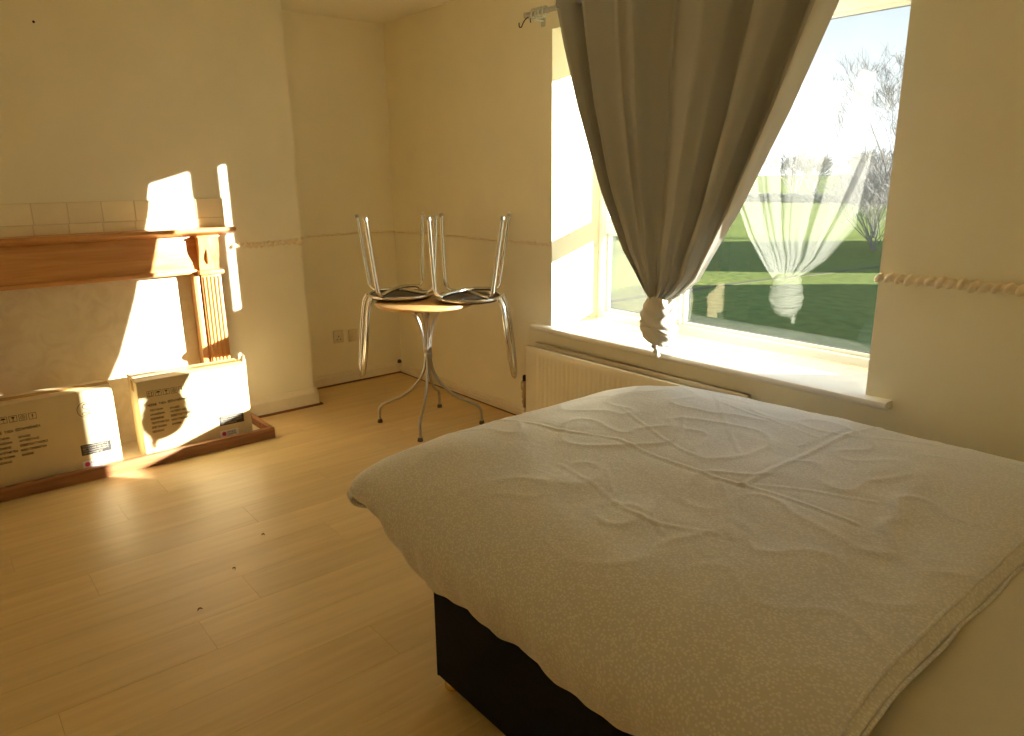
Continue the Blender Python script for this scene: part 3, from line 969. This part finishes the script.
v = rpart('valve', lathe(bmesh.new(), [(0, 0.120), (0.015, 0.120), (0.018, 0.135), (0.013, 0.150), (0.018, 0.160), (0.018, 0.190), (0.014, 0.200), (0.022, 0.206), (0.024, 0.225), (0.023, 0.250), (0.018, 0.258), (0, 0.259)], (vx, vy, 0), 18), M['brass'])
rpart('valve_nut', tubem([(vx, vy, 0.17), (vx + 0.025, vy, 0.17), (RX0 + 0.01, vy, 0.17)], [0.010, 0.012, 0.010], 10), M['brass'], 40, v)
rpart('valve_stem', tubem([(vx, vy, 0.2585), (vx, vy, 0.288), (vx, vy, 0.294)], [0.012, 0.012, 0.007], 10), M['black'], 40, v)
rpart('compression_nut', lathe(bmesh.new(), [(0, 0.098), (0.013, 0.098), (0.013, 0.118), (0, 0.118)], (vx, vy, 0), 6), M['brass'], 30, v)
pp = spline([(vx, vy, 0.12), (vx, vy, 0.07), (vx, vy + 0.012, 0.045), (vx - 0.03, vy + 0.035, 0.036), (vx - 0.10, -0.031, 0.036), (0.8, -0.031, 0.037), (0.20, -0.031, 0.036), (0.045, -0.033, 0.036), (0.034, -0.033, 0.040), (0.030, -0.033, 0.078)], 6)
rpart('supply_pipe', tubem(pp, 0.0078, 8), M['trim'], 60)

# black cable gland where the pipe turns into the corner
o = obj('pipe_collar', lathe(bmesh.new(), [(0, 0.0), (0.014, 0.0), (0.016, 0.006), (0.014, 0.018), (0.008, 0.024), (0, 0.025)], (0, 0, 0), 14), M['black'], None, 40)
o.location = (0.030, -0.033, 0.078)
tag(o, 'small black pipe cap in the corner above the skirting', 'pipe cap')

# ================================================================== sockets in the alcove
def plate(name, y0, y1, z0, z1, label, holes):
    root = empty(name, (0, (y0 + y1) / 2, z0))
    tag(root, label, 'socket')
    w, h = (y1 - y0), z1 - z0
    obj('face_plate', bbox(0.0002, 0.010, -w / 2, w / 2, 0, h, 0.003, 2), M['plastic_white'], root, 40)
    obj('rocker_switch' if holes else 'centre_panel', bbox(0.010, 0.0135, w * 0.12 if holes else -w * 0.2, w * 0.32 if holes else w * 0.2, h * 0.62 if holes else h * 0.3, h * 0.85 if holes else h * 0.7, 0.001), M['plastic_white'], root, 40)
    if holes:
        for (dy, dz, ww, hh) in ((0, 0.46, 0.006, 0.010), (-0.012, 0.24, 0.009, 0.006), (0.012, 0.24, 0.009, 0.006)):
            obj('pin_slot', bbox(0.0095, 0.0104, dy - ww / 2, dy + ww / 2, h * dz, h * dz + hh), M['black'], root)
plate('wall_socket', -0.532, -0.456, 0.297, 0.383, 'cream single wall socket with dark pin slots in the alcove', True)
plate('blanking_plate', -0.418, -0.345, 0.290, 0.376, 'cream outlet plate without slots in the alcove beside the socket', False)

# nail in the chimney breast
o = obj('wall_nail', tubem([(0, 0, 0), (0.008, 0, 0.001), (0.0085, 0, 0.001), (0.011, 0, 0.001)], [0.003, 0.003, 0.006, 0.005], 10), M['iron'], None, 40)
o.location = (BRX, -2.07, 2.13)
tag(o, 'small dark nail high on the chimney breast', 'nail')

# ================================================================== curtain rod and curtain
rod = empty('curtain_rod', (1.60, -0.10, 2.20))
tag(rod, 'metal curtain rod with clear plastic rings at its left end', 'curtain rod')
RZ = 2.188
def cpart(name, bm, mt, smooth=50, parent=rod):
    bmesh.ops.translate(bm, verts=bm.verts[:], vec=(-1.60, 0.10, -2.20))
    return obj(name, bm, mt, parent, smooth)
cpart('rod', tubem([(1.585, -0.10, RZ), (3.55, -0.10, RZ)], 0.0125, 14), M['steel'])
cpart('rod_end_cap', lathe(bmesh.new(), [(0, -0.012), (0.014, -0.012), (0.016, 0), (0.014, 0.012), (0, 0.014)], (1.583, -0.10, RZ), 16), M['plastic_clear'])
br = cpart('bracket', tubem([(1.60, -0.100, RZ - 0.016), (1.60, -0.06, RZ - 0.018), (1.60, -0.001, RZ - 0.018)], 0.006, 8), M['plastic_clear'])
cpart('bracket_plate', bbox(1.585, 1.615, -0.006, -0.0005, RZ - 0.045, RZ + 0.012, 0.002), M['plastic_clear'], 40, br)
cpart('bracket', tubem([(3.50, -0.100, RZ - 0.016), (3.50, -0.06, RZ - 0.018), (3.50, -0.001, RZ - 0.018)], 0.006, 8), M['plastic_clear'])
for xx in (1.640, 1.668, 1.692, 1.722):
    cpart('curtain_ring', tubem([(xx + 0.004 * sin(a), -0.10 + 0.021 * cos(a), RZ - 0.004 + 0.023 * sin(a)) for a in [2 * pi * k / 24 for k in range(24)]], 0.0045, 8, True), M['plastic_clear'], 60)
hk = [(1.605, -0.105, RZ - 0.010), (1.580, -0.105, RZ - 0.018), (1.560, -0.105, RZ - 0.034), (1.553, -0.105, RZ - 0.044), (1.543, -0.105, RZ - 0.050), (1.532, -0.105, RZ - 0.046), (1.529, -0.105, RZ - 0.034), (1.530, -0.105, RZ - 0.026)]
cpart('wire_hook', tubem(spline(hk, 5), 0.0028, 8), M['iron'], 60)
cpart('screw', tubem([(1.622, -0.108, RZ - 0.020), (1.622, -0.108, RZ - 0.040)], 0.003, 8), M['iron'], 60)

cu = empty('curtain', (2.5, -0.12, 0.60))
tag(cu, 'taupe curtain with pale lining, its lower end tied in a knot at the window', 'curtain')
LEFT = [(0.86, 2.448), (0.90, 2.405), (1.066, 2.272), (1.316, 2.136), (1.711, 1.960), (2.00, 1.862), (2.219, 1.800), (2.30, 1.780)]
RIGHT = [(0.86, 2.575), (0.90, 2.640), (0.971, 2.722), (1.267, 2.905), (1.63, 3.088), (1.972, 3.240), (2.219, 3.335), (2.30, 3.36)]
NU, NV = 220, 90
ZT, ZN = 2.235, 0.855
NF = 6.5
FOLD = [(0.0, -0.150, 0), (0.045, -0.166, 0), (0.082, -0.135, 0), (0.108, -0.072, 0), (0.140, -0.145, 0), (0.19, -0.168, 0), (0.255, -0.128, 0), (0.300, -0.112, 0), (0.345, -0.138, 0), (0.372, -0.166, 0),
        (0.395, -0.132, 0), (0.47, -0.098, 0), (0.545, -0.125, 0), (0.60, -0.166, 0), (0.655, -0.135, 0), (0.705, -0.075, 0), (0.755, -0.125, 0), (0.805, -0.172, 0), (0.85, -0.150, 0), (0.895, -0.095, 0), (0.935, -0.150, 0), (0.965, -0.172, 0), (1.0, -0.178, 0)]
def curtain_pt(u, v, off=0.0):
    z = ZT + (ZN - ZT) * v
    xl, xr = interp(LEFT, z), interp(RIGHT, z)
    gather = sm(0.55, 1.0, v)
    # the folds drift sideways a little on their way down
    uu = min(1.0, max(0.0, u + 0.018 * v * (1 - v) * 4 * sin(6.0 * u + 1.0) * sin(pi * u)))
    fy = curve1(FOLD, uu)[0]
    y = -0.120 + (fy + 0.120) * 1.3 * (1.0 - 0.25 * v) * (1 - 0.75 * gather)
    y += 0.010 * sin(15 * u + 3.2 * v) * (1 - gather) * sin(pi * u)
    # sharp minor pleats
    y -= 0.016 * (1 - gather) * (1 - abs(sin(pi * 10.5 * u + 0.5 * sin(7 * u) + 0.35 * v))) ** 3 * sin(pi * u) ** 0.5
    # fine creases running to the knot
    y += 0.007 * gather * sin(2 * pi * 13 * u) + 0.004 * sm(0.3, 0.9, v) * sin(2 * pi * 9.7 * u + 1.0) * sin(pi * u)
    # the bundle becomes round at the neck
    y += -0.052 * gather ** 2 * (sin(pi * u) - 0.45)
    x = xl + (xr - xl) * u
    x += 0.012 * cos(2 * pi * 7 * u + 0.4) * (1 - 0.8 * v) * sin(pi * u)
    k2 = sm(0.07, 0.0, u)
    ye = -0.155 + 0.065 * v
    y += (ye - y) * k2
    x += 0.050 * k2 * (1 - v)
    # the right edge stands off into the room
    k3 = sm(0.90, 1.0, u)
    x += 0.040 * k3 * (1 - gather)
    return Vector((x, y, z))
def curtain_mesh(name, mt, parent, offs):
    V = [[curtain_pt(0.95 * j / NU, i / NV) for j in range(NU + 1)] for i in range(NV + 1)]
    if offs:
        W = []
        for i in range(NV + 1):
            r_ = []
            for j in range(NU + 1):
                du = V[i][min(j + 1, NU)] - V[i][max(j - 1, 0)]
                dv = V[min(i + 1, NV)][j] - V[max(i - 1, 0)][j]
                n = du.cross(dv)
                if n.length > 0: n.normalize()
                if n.y < 0 and abs(n.y) > 0.0: n = n if False else n
                r_.append(V[i][j] + n * offs)
            W.append(r_)
        V = W
    flat_ = [p - Vector((2.5, -0.12, 0.60)) for r_ in V for p in r_]
    F = [(i * (NU + 1) + j, i * (NU + 1) + j + 1, (i + 1) * (NU + 1) + j + 1, (i + 1) * (NU + 1) + j) for i in range(NV) for j in range(NU)]
    return meshobj(name, flat_, F, mt, parent)
drape = curtain_mesh('drape', M['taupe'], cu, 0.0)
t_ = curtain_pt(0.5, 0.3)
# the lining lies on the window side of the drape
d1 = curtain_pt(0.501, 0.3) - curtain_pt(0.499, 0.3); d2 = curtain_pt(0.5, 0.31) - curtain_pt(0.5, 0.29)
sgn = 1.0 if d1.cross(d2).y > 0 else -1.0
curtain_mesh('lining', M['lining'], cu, 0.004 * sgn)
# pale hem band down the right edge
EB = [[curtain_pt(0.945 + 0.055 * j / 10, i / NV * 0.97) + Vector((0.004 * (j == 10), -0.0045, 0)) - Vector((2.5, -0.12, 0.60)) for j in range(11)] for i in range(NV + 1)]
meshobj('edge_band', [p for r_ in EB for p in r_], [(i * 11 + j, i * 11 + j + 1, (i + 1) * 11 + j + 1, (i + 1) * 11 + j) for i in range(NV) for j in range(10)], M['band'], cu)
# eyelets on the rod
for k in range(8):
    u = 0.055 + k * 0.127
    p = curtain_pt(u, (ZT - RZ) / (ZT - ZN))
    pts = [p - Vector((2.5, -0.12, 0.60)) + Vector((0.010 * sin(a) * 0.4, -0.004 + 0.016 * cos(a), 0.024 * sin(a))) for a in [2 * pi * q / 20 for q in range(20)]]
    obj('eyelet', tubem(pts, 0.0045, 8, True), M['chrome'], cu, 60)
# knot: twisted wrapped bulge with a hanging tail
def knot():
    prof = [(0.875, 0.046, 0, 0), (0.860, 0.060, 0, 0), (0.840, 0.073, 0, 0), (0.800, 0.082, 0, -0.004), (0.760, 0.084, 0, -0.006), (0.720, 0.082, 0.002, -0.006), (0.690, 0.073, 0.004, -0.002),
            (0.668, 0.058, 0.010, 0), (0.652, 0.036, 0.018, 0), (0.645, 0.012, 0.020, 0)]
    V, F = [], []
    n, N = 64, 46
    zs = [0.875 + (0.645 - 0.875) * i / N for i in range(N + 1)]
    tabr = sorted([(p[0], p[1]) for p in prof]); tabx = sorted([(p[0], p[2]) for p in prof]); taby = sorted([(p[0], p[3]) for p in prof])
    for i, z in enumerate(zs):
        r0 = interp(tabr, z)
        for k in range(n):
            a = 2 * pi * k / n
            body = sm(0.86, 0.83, z) * sm(0.645, 0.67, z)
            # sloping wraps over the bulge, vertical flutes at neck and tail
            wr = 0.05 * body * math.copysign(abs(sin(3.0 * (a * 0.5) + z * 62)) ** 0.6, sin(3.0 * (a * 0.5) * 2 / 1.5 + z * 62))
            wr2 = 0.05 * body * sin(2 * a + z * 120)
            flu = 0.16 * (1 - body) * sin(7 * a + z * 30) + 0.07 * (1 - body) * sin(13 * a)
            nz = 0.05 * noise.noise(Vector((cos(a) * 2, sin(a) * 2, z * 22)))
            r = r0 * (1 + wr * 0.6 + wr2 + flu + nz)
            sx = 1.0 + 0.03 * body
            V.append(Vector((2.520 + interp(tabx, z) + r * cos(a) * sx - 2.5, -0.118 + interp(taby, z) + r * sin(a) * 0.92 + 0.12, z - 0.60)))
    for i in range(N):
        for k in range(n):
            F.append((i * n + k, i * n + (k + 1) % n, (i + 1) * n + (k + 1) % n, (i + 1) * n + k))
    F.append(tuple(range(n))[::-1]); F.append(tuple(N * n + k for k in range(n)))
    return meshobj('knot', V, F, M['taupe_knot'], cu)
M['taupe_knot'] = cloth('pale_knotted_cloth', (0.66, 0.63, 0.55), trans=0.05)
kn = knot()
# loose wrapped band and fold end around the knot
for (z0, tilt, rr, wd_) in ((0.790, 0.046, 0.078, 0.018), (0.735, -0.026, 0.080, 0.020), (0.832, 0.028, 0.064, 0.013)):
    pts = []
    for k in range(40):
        a = 2 * pi * k / 40
        pts.append(Vector((0.018 + rr * cos(a), -0.002 + rr * 0.92 * sin(a), z0 - 0.60 + tilt * sin(a + 0.8) + 0.004 * sin(3 * a))))
    obj('wrapped_fold', tubem(pts, wd_ * 0.55, 8, True), M['taupe_knot'], kn, 70)

tl = spline([(0.030, -0.040, 0.085), (0.040, -0.046, 0.058), (0.048, -0.044, 0.030), (0.050, -0.040, 0.004)], 6)
obj('tail', tubem(tl, [0.020 + 0.004 * sin(i * 1.3) - 0.0006 * i for i in range(len(tl))], 9), M['taupe_knot'], kn, 70)

# ================================================================== bed
BX0, BX1, BY0, BY1 = 3.090, 5.06, -1.745, -0.245
bd = empty('divan_base', (BX0, BY0, 0))
tag(bd, 'black fabric divan base of the bed on small brass glides', 'bed base')
def bpart(name, bm, mt, smooth=40):
    bmesh.ops.translate(bm, verts=bm.verts[:], vec=(-BX0, -BY0, 0))
    return obj(name, bm, mt, bd, smooth)
bpart('base_box', bbox(BX0, BX1, BY0, BY1, 0.035, 0.345, 0.012, 3), M['divan'])
bpart('corner_piping', tubem([(BX0 + 0.006, BY0 + 0.006, 0.04), (BX0 + 0.006, BY0 + 0.006, 0.34)], 0.006, 8), M['divan'])
for xx in (BX0 + 0.035, BX1 - 0.05):
    for yy in (BY0 + 0.035, BY1 - 0.05):
        bpart('glide', lathe(bmesh.new(), [(0, 0.0), (0.020, 0.0), (0.026, 0.006), (0.027, 0.016), (0.022, 0.030), (0.012, 0.036), (0, 0.037)], (xx, yy, 0), 20), M['gold'])
mt_ = obj('mattress', bbox(0, BX1 - BX0 - 0.02, 0, BY1 - BY0 - 0.02, 0, 0.20, 0.045, 4), M['mattress'], None, 50)
mt_.location = (BX0 + 0.01, BY0 + 0.01, 0.3455)
tag(mt_, 'pale mattress lying on the black divan base under the duvet', 'mattress')

# duvet ------------------------------------------------------------
TOP = 0.650
FOOT = [(0.0, 2.768, 0.452), (0.05, 2.753, 0.466), (0.10, 2.743, 0.492), (0.15, 2.740, 0.524), (0.20, 2.755, 0.566), (0.27, 2.815, 0.606), (0.36, 2.935, 0.634), (0.47, 3.120, 0.648), (0.60, 3.40, 0.650), (0.80, 3.87, 0.645), (0.93, 4.13, 0.640), (0.97, 4.195, 0.633), (1.0, 4.228, 0.612)]
SIDE = [(0.0, -1.772, 0.350), (0.04, -1.792, 0.380), (0.08, -1.808, 0.430), (0.12, -1.808, 0.490), (0.17, -1.778, 0.546), (0.23, -1.700, 0.592), (0.31, -1.560, 0.624), (0.42, -1.30, 0.643), (0.55, -1.0, 0.650), (0.70, -0.68, 0.645), (0.80, -0.48, 0.628), (0.87, -0.345, 0.598), (0.92, -0.265, 0.550), (0.96, -0.222, 0.485), (1.0, -0.215, 0.410)]
CREASES = [  # polyline, height, width
    ([(2.80, -1.30), (3.07, -1.245), (3.231, -1.160), (3.422, -1.178), (3.596, -1.190), (3.766, -1.168), (3.95, -1.166)], 0.0039, 0.0078),
    ([(3.645, -0.36), (3.653, -0.769), (3.668, -1.183)], 0.0045, 0.0078),
    ([(3.127, -0.54), (3.348, -0.792), (3.525, -0.985)], 0.0027, 0.0072),
    ([(3.617, -0.581), (3.612, -0.81)], 0.0030, 0.0060),
    ([(3.241, -1.409), (3.40, -1.43), (3.519, -1.469), (3.632, -1.474), (3.765, -1.429)], 0.0030, 0.0072),
    ([(3.35, -1.34), (3.45, -1.42), (3.50, -1.53)], 0.0030, 0.0066),
    ([(3.55, -1.36), (3.60, -1.45), (3.68, -1.50)], 0.0024, 0.0060),
    ([(3.931, -0.72), (3.97, -0.95), (4.036, -1.233)], 0.0030, 0.0300),
    ([(3.80, -0.45), (3.85, -0.75), (3.82, -1.0)], 0.0024, 0.0350),
    ([(3.05, -0.95), (3.30, -1.05), (3.45, -1.10)], 0.0024, 0.0066),
    ([(3.15, -0.75), (3.30, -0.95), (3.42, -1.17)], 0.0024, 0.0072),
    ([(3.60, -1.19), (3.72, -1.30), (3.80, -1.42)], 0.0024, 0.0072),
    ([(3.66, -1.18), (3.80, -1.08), (3.92, -1.02)], 0.0018, 0.0084),
    ([(3.20, -0.62), (3.42, -0.66), (3.60, -0.70)], 0.0018, 0.0084),
]
def seg_d(p, a, b):
    ax, ay = a; bx, by = b
    dx, dy = bx - ax, by - ay
    t = max(0, min(1, ((p[0] - ax) * dx + (p[1] - ay) * dy) / (dx * dx + dy * dy)))
    return math.hypot(p[0] - ax - t * dx, p[1] - ay - t * dy)
DN, DM = 300, 360
DV = []
for i in range(DN + 1):
    s = i / DN
    fx, fz = curve1(FOOT, s)
    for j in range(DM + 1):
        t = j / DM
        sy, sz = curve1(SIDE, t)
        near = sm(0.30, 0.0, t)                 # 1 at the near hem
        far = sm(0.62, 1.0, t)
        foot = sm(0.36, 0.06, s)
        dxz = (TOP - fz) * (1 - 0.60 * near)
        dyz = (TOP - sz) * (1 - 0.40 * sm(3.15, 2.74, fx) * near)
        dz = (abs(dxz) ** 2.6 + abs(dyz) ** 2.6) ** (1 / 2.6)
        x = fx + foot * (0.020 * near + 0.46 * far * far - 0.070 * sm(0.08, 0.40, t) * (1 - far))
        y = sy - foot * 0.10 * far * 0 + 0.0
        # the near hem swings out a little over the foot corner
        y += near * foot * 0.012
        z = TOP - dz
        z += 0.014 * math.exp(-((s - 0.28) / 0.16) ** 2) * sm(0.12, 0.35, t) * (1 - sm(0.62, 0.85, t)) - 0.040 * sm(0.7, 0.2, s) * sm(0.66, 0.9, t)
        # big soft puffs
        edge = min(1, max(0, dz / 0.12))
        z += 0.010 * (1 - edge) * noise.noise(Vector((x * 2.2, y * 2.2, 1.0)))
        z += 0.0040 * noise.noise(Vector((x * 7, y * 7, 4.0)))
        # gathers hanging down the near side and the foot
        g = sm(0.18, 0.06, t)
        y += g * (0.004 * sin(x * 31 + 2 * noise.noise(Vector((x * 3, 0, 0)))) + 0.003 * sin(x * 67 + 1.0))
        z += g * 0.012 * noise.noise(Vector((x * 5, 9, 0))) * sm(0.12, 0.0, t) * 2
        g2 = sm(0.20, 0.05, s)
        x += g2 * (0.008 * sin(y * 37 + 1.0) + 0.004 * sin(y * 71))
        # creases from folding
        if dz < 0.10:
            for pl, h, w in CREASES:
                d = min(seg_d((x, y), a, b) for a, b in zip(pl, pl[1:]))
                if d < 3 * w:
                    z += (h * math.exp(-(d / w) ** 2) - 0.35 * h * math.exp(-((d - 1.6 * w) / w) ** 2)) * (0.7 + 0.6 * noise.noise(Vector((x * 9, y * 9, 7))))
        # fine crumple on the flat top
        cr_ = 1 - abs(noise.noise(Vector((x * 6.5, y * 6.5, 2.2)))) * 3.0
        z += 0.0035 * max(0, cr_) ** 3 * (1 - edge)
        DV.append(Vector((x, y, z)))
DF = [(i * (DM + 1) + j, (i + 1) * (DM + 1) + j, (i + 1) * (DM + 1) + j + 1, i * (DM + 1) + j + 1) for i in range(DN) for j in range(DM)]
dv = empty('duvet', (3.5, -1.0, 0.55))
tag(dv, 'beige duvet with small pale spots, crumpled and puffed over the bed foot', 'duvet')
dc = meshobj('duvet_cover', [p - Vector((3.5, -1.0, 0.55)) for p in DV], DF, M['duvet'], dv)
md = dc.modifiers.new('thick', 'SOLIDIFY'); md.thickness = 0.012; md.offset = -1
# hem of the duvet at the head end, a stitched ridge and the loose edge beyond it
def hem_pts(back, dx, dz, wob):
    pts = []
    for j in range(0, DM + 1, 2):
        p = DV[(DN - back) * (DM + 1) + j] - Vector((3.5, -1.0, 0.55))
        pts.append(p + Vector((dx + wob * noise.noise(Vector((p.y * 8, back, 0))), 0, dz)))
    return pts
h1 = hem_pts(7, 0.0, 0.000, 0.002)
obj('hem', tubem(h1, [0.0048 + 0.0014 * noise.noise(Vector((i * 0.35, 0, 0))) for i in range(len(h1))], 8), M['duvet'], dv, 70)
h2 = hem_pts(0, 0.004, -0.003, 0.006)
obj('hem_edge', tubem(h2, 0.0038, 8), M['duvet'], dv, 70)

# plain cover on the head half of the mattress
SV = []
SN, SM_ = 70, 150
for i in range(SN + 1):
    s = i / SN
    x = 4.170 + s * (BX1 - 4.170 + 0.012)
    for j in range(SM_ + 1):
        t = j / SM_
        sy, sz = curve1(SIDE, t)
        y = sy * 1.0 + (0.014 if t < 0.5 else -0.014) * (1 if abs(t - 0.5) > 0.3 else 0)
        dz = TOP - sz
        z = TOP - dz - 0.044
        puff = 0.012 * sm(4.18, 4.45, x) + 0.010 * noise.noise(Vector((x * 3, y * 3, 8)))
        z += puff + 0.003 * noise.noise(Vector((x * 9, y * 6, 3)))
        z -= 0.05 * sm(4.95, 5.07, x)
        SV.append(Vector((x, y, z)))
SF = [(i * (SM_ + 1) + j, (i + 1) * (SM_ + 1) + j, (i + 1) * (SM_ + 1) + j + 1, i * (SM_ + 1) + j + 1) for i in range(SN) for j in range(SM_)]
so = meshobj('bed_sheet', [p - Vector((4.6, -1.0, 0.55)) for p in SV], SF, M['sheet'])
so.location = (4.6, -1.0, 0.55)
md = so.modifiers.new('thick', 'SOLIDIFY'); md.thickness = 0.01; md.offset = -1
tag(so, 'plain cream cover over the head end of the bed beyond the duvet hem', 'bed sheet')

# ================================================================== outside
GZ = -2.8
bm = bmesh.new()
vs = [bm.verts.new(p) for p in ((-700, WT, 0), (700, WT, 0), (700, 900, 0), (-700, 900, 0))]
bm.faces.new(vs)
g = obj('ground', bm, M['grass'])
g.location = (0, 0, GZ)
tag(g, 'green winter field beyond the window', kind='structure')
# path
cen = [(-16, -4), (-12.9, 8), (-12.072, 19.54), (-11.836, 22.4), (-11.285, 25.9), (-10.586, 30.43), (-9.4, 38), (-6, 52)]
cs = spline([(a, b, 0) for a, b in cen if b > 1], 8)
V, F = [], []
for i, p in enumerate(cs):
    d = (cs[min(i + 1, len(cs) - 1)] - cs[max(i - 1, 0)]).normalized()
    n = Vector((-d.y, d.x, 0))
    for q, zz in ((-0.17, 0.0), (-0.165, 0.01), (0.165, 0.01), (0.17, 0.0)):
        V.append(p + n * q + Vector((0, 0, GZ + zz)))
for i in range(len(cs) - 1):
    for q in range(3):
        F.append((i * 4 + q, i * 4 + q + 1, (i + 1) * 4 + q + 1, (i + 1) * 4 + q))
po = meshobj('path', V, F, M['tarmac'], None, False)
tag(po, 'thin grey path crossing the grass below the window', kind='structure')

def grow(bm, p, d, L, r, depth, rs, spread, seg=4, twig=0.0):
    """recursive bare branch"""
    pts = [p]
    dd = d.copy()
    n = 3
    for k in range(n):
        dd = (dd + Vector((rs.uniform(-1, 1), rs.uniform(-1, 1), rs.uniform(-0.4, 0.9))) * 0.13).normalized()
        pts.append(pts[-1] + dd * (L / n))
    r1 = r * 0.62
    tube(bm, pts, [r + (r1 - r) * k / n for k in range(n + 1)], seg)
    if depth == 0: return
    nb = 3 if depth > 1 else 4
    for k in range(nb):
        t = rs.uniform(0.45, 1.0) if k else 1.0
        i = min(int(t * n), n - 1)
        q = pts[i] + (pts[i + 1] - pts[i]) * (t * n - i)
        ax = Vector((rs.uniform(-1, 1), rs.uniform(-1, 1), rs.uniform(-0.2, 0.5))).normalized()
        nd = (dd + ax * spread).normalized()
        grow(bm, q, nd, L * rs.uniform(0.62, 0.82), max(r1 * rs.uniform(0.55, 0.75), twig), depth - 1, rs, spread, 3 if depth < 4 else seg, twig)

def bare_tree(name, loc, h, depth, seed, label, cat, group=None, mt=None, spread=0.55, tr=0.03, twig=0.01, stems=1):
    rs = random.Random(seed)
    root = empty(name, loc)
    tag(root, label, cat, group)
    bmt = bmesh.new(); bmc = bmesh.new()
    for s in range(stems):
        d = Vector((rs.uniform(-0.1, 0.1), rs.uniform(-0.1, 0.1), 1)).normalized() if stems == 1 else Vector((rs.uniform(-0.5, 0.5), rs.uniform(-0.5, 0.5), 1)).normalized()
        th = h * (0.22 if stems == 1 else 0.10)
        top = d * th
        tube(bmt, [Vector((0, 0, -0.1)), top * 0.5, top], [h * tr * 1.25, h * tr, h * tr * 0.85], 8)
        for k in range(4 if stems == 1 else 3):
            ax = Vector((cos(2 * pi * k / 4 + s), sin(2 * pi * k / 4 + s), 0)) * (0.55 if k else 0.1)
            grow(bmc, top * (1.0 - 0.12 * k * (stems == 1)), (d + ax).normalized(), h * 0.27, h * tr * 0.55, depth, rs, spread, 5, twig)
    obj('trunk', bmt, mt or M['bark'], root, 60)
    obj('branches', bmc, mt or M['bark'], root, 60)
    return root

bare_tree('bare_tree', (-12.9, 38.5, GZ), 11.4, 6, 11, 'tall bare winter tree at the right edge of the window view', 'tree', mt=M['bark'], twig=0.006, tr=0.013, spread=0.62)
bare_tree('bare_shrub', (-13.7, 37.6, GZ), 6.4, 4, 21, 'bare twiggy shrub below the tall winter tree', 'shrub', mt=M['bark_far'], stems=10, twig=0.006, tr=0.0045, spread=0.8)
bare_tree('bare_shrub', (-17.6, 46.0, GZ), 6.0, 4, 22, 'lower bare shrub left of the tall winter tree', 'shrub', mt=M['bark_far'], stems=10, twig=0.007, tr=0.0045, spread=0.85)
k = 0
for px, d, h, lb in ((-71, 108, 9.0, 'hazy bare tree of the far line, nearest the curtain edge'), (-63, 114, 10.0, 'hazy bare tree of the far line, second from the curtain edge'),
                     (-56, 108, 9.2, 'hazy bare tree of the far line, middle one of five'), (-49, 114, 10.4, 'hazy bare tree of the far line, fourth from the curtain edge'),
                     (-42, 107, 9.6, 'hazy bare tree of the far line, nearest the right window edge')):
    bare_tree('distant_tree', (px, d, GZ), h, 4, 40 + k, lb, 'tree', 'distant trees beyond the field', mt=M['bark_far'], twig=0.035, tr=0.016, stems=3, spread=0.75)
    k += 1

# unseen hedges, added right of the view to cast low-sun shadows on the grass
def hedge(name, a, b, h, w, label, seed):
    a, b = Vector((*a, 0)), Vector((*b, 0))
    d = (b - a); L = d.length; d.normalize(); n = Vector((-d.y, d.x, 0))
    na, nc = int(L / 0.35), 22
    V, F = [], []
    for i in range(na + 1):
        for k in range(nc):
            ang = pi * k / (nc - 1)
            cx = cos(ang); cz = sin(ang)
            cx = math.copysign(abs(cx) ** 0.4, cx); cz = cz ** 0.4
            e_ = 1 - 0.35 * (sm(0.04, 0, i / na) + sm(0.96, 1, i / na))
            p = a + d * (L * i / na) + n * (w / 2 * cx * e_) + Vector((0, 0, h * cz * e_))
            p += Vector((noise.noise(p * 1.3 + Vector((seed, 0, 0))), noise.noise(p * 1.3 + Vector((0, seed, 5))), noise.noise(p * 1.3 + Vector((3, 0, seed))))) * 0.28
            V.append(p + Vector((0, 0, GZ)))
    for i in range(na):
        for k in range(nc - 1):
            F.append((i * nc + k, i * nc + k + 1, (i + 1) * nc + k + 1, (i + 1) * nc + k))
    o = meshobj(name, V, F, M['leaf'], None, False)
    return tag(o, label, 'hedge')
hedge('hedge', (11.5, 12.5), (0.2, 33.6), 4.3, 1.6, 'long unseen hedge added on the right to shade the near grass', 3.1)
hedge('hedge', (-1.2, 37.0), (-9.6, 50.5), 4.4, 1.6, 'short unseen hedge added farther out to shade the grass beyond the gap', 8.7)
hg = hedge('hedgerow', (-110, 93), (-20, 100), 1.2, 2.2, 'low grey-brown hedgerow along the far side of the field', 5.5)
hg.data.materials[0] = mat('winter_hedge_twigs', (0.15, 0.16, 0.09), 0.95, noise_amt=0.2, noise_scale=2)

# flecks lying on the laminate
def fleck(x, y, rz, r, label):
    pts = spline([(-r, 0, 0.0012), (-r * 0.3, r * 0.5, 0.004), (r * 0.5, r * 0.3, 0.005), (r, -r * 0.5, 0.0015)], 4)
    o = obj('wood_fleck', tubem(pts, [0.0012 + 0.0012 * sin(pi * i / (len(pts) - 1)) for i in range(len(pts))], 6), M['fleck'], None, 60)
    o.location = (x, y, 0.0); o.rotation_euler = (0, 0, rz)
    tag(o, label, 'fleck')
M['fleck'] = mat('brown_fleck', (0.30, 0.17, 0.065), 0.8)
fleck(2.057, -1.965, 0.6, 0.008, 'small curled brown fleck on the bare floor, middle of three')
fleck(2.251, -2.147, 2.0, 0.008, 'small brown fleck on the bare floor, nearest the front of three')
fleck(1.865, -1.780, 1.2, 0.006, 'smallest brown fleck on the bare floor, nearest the hearth')
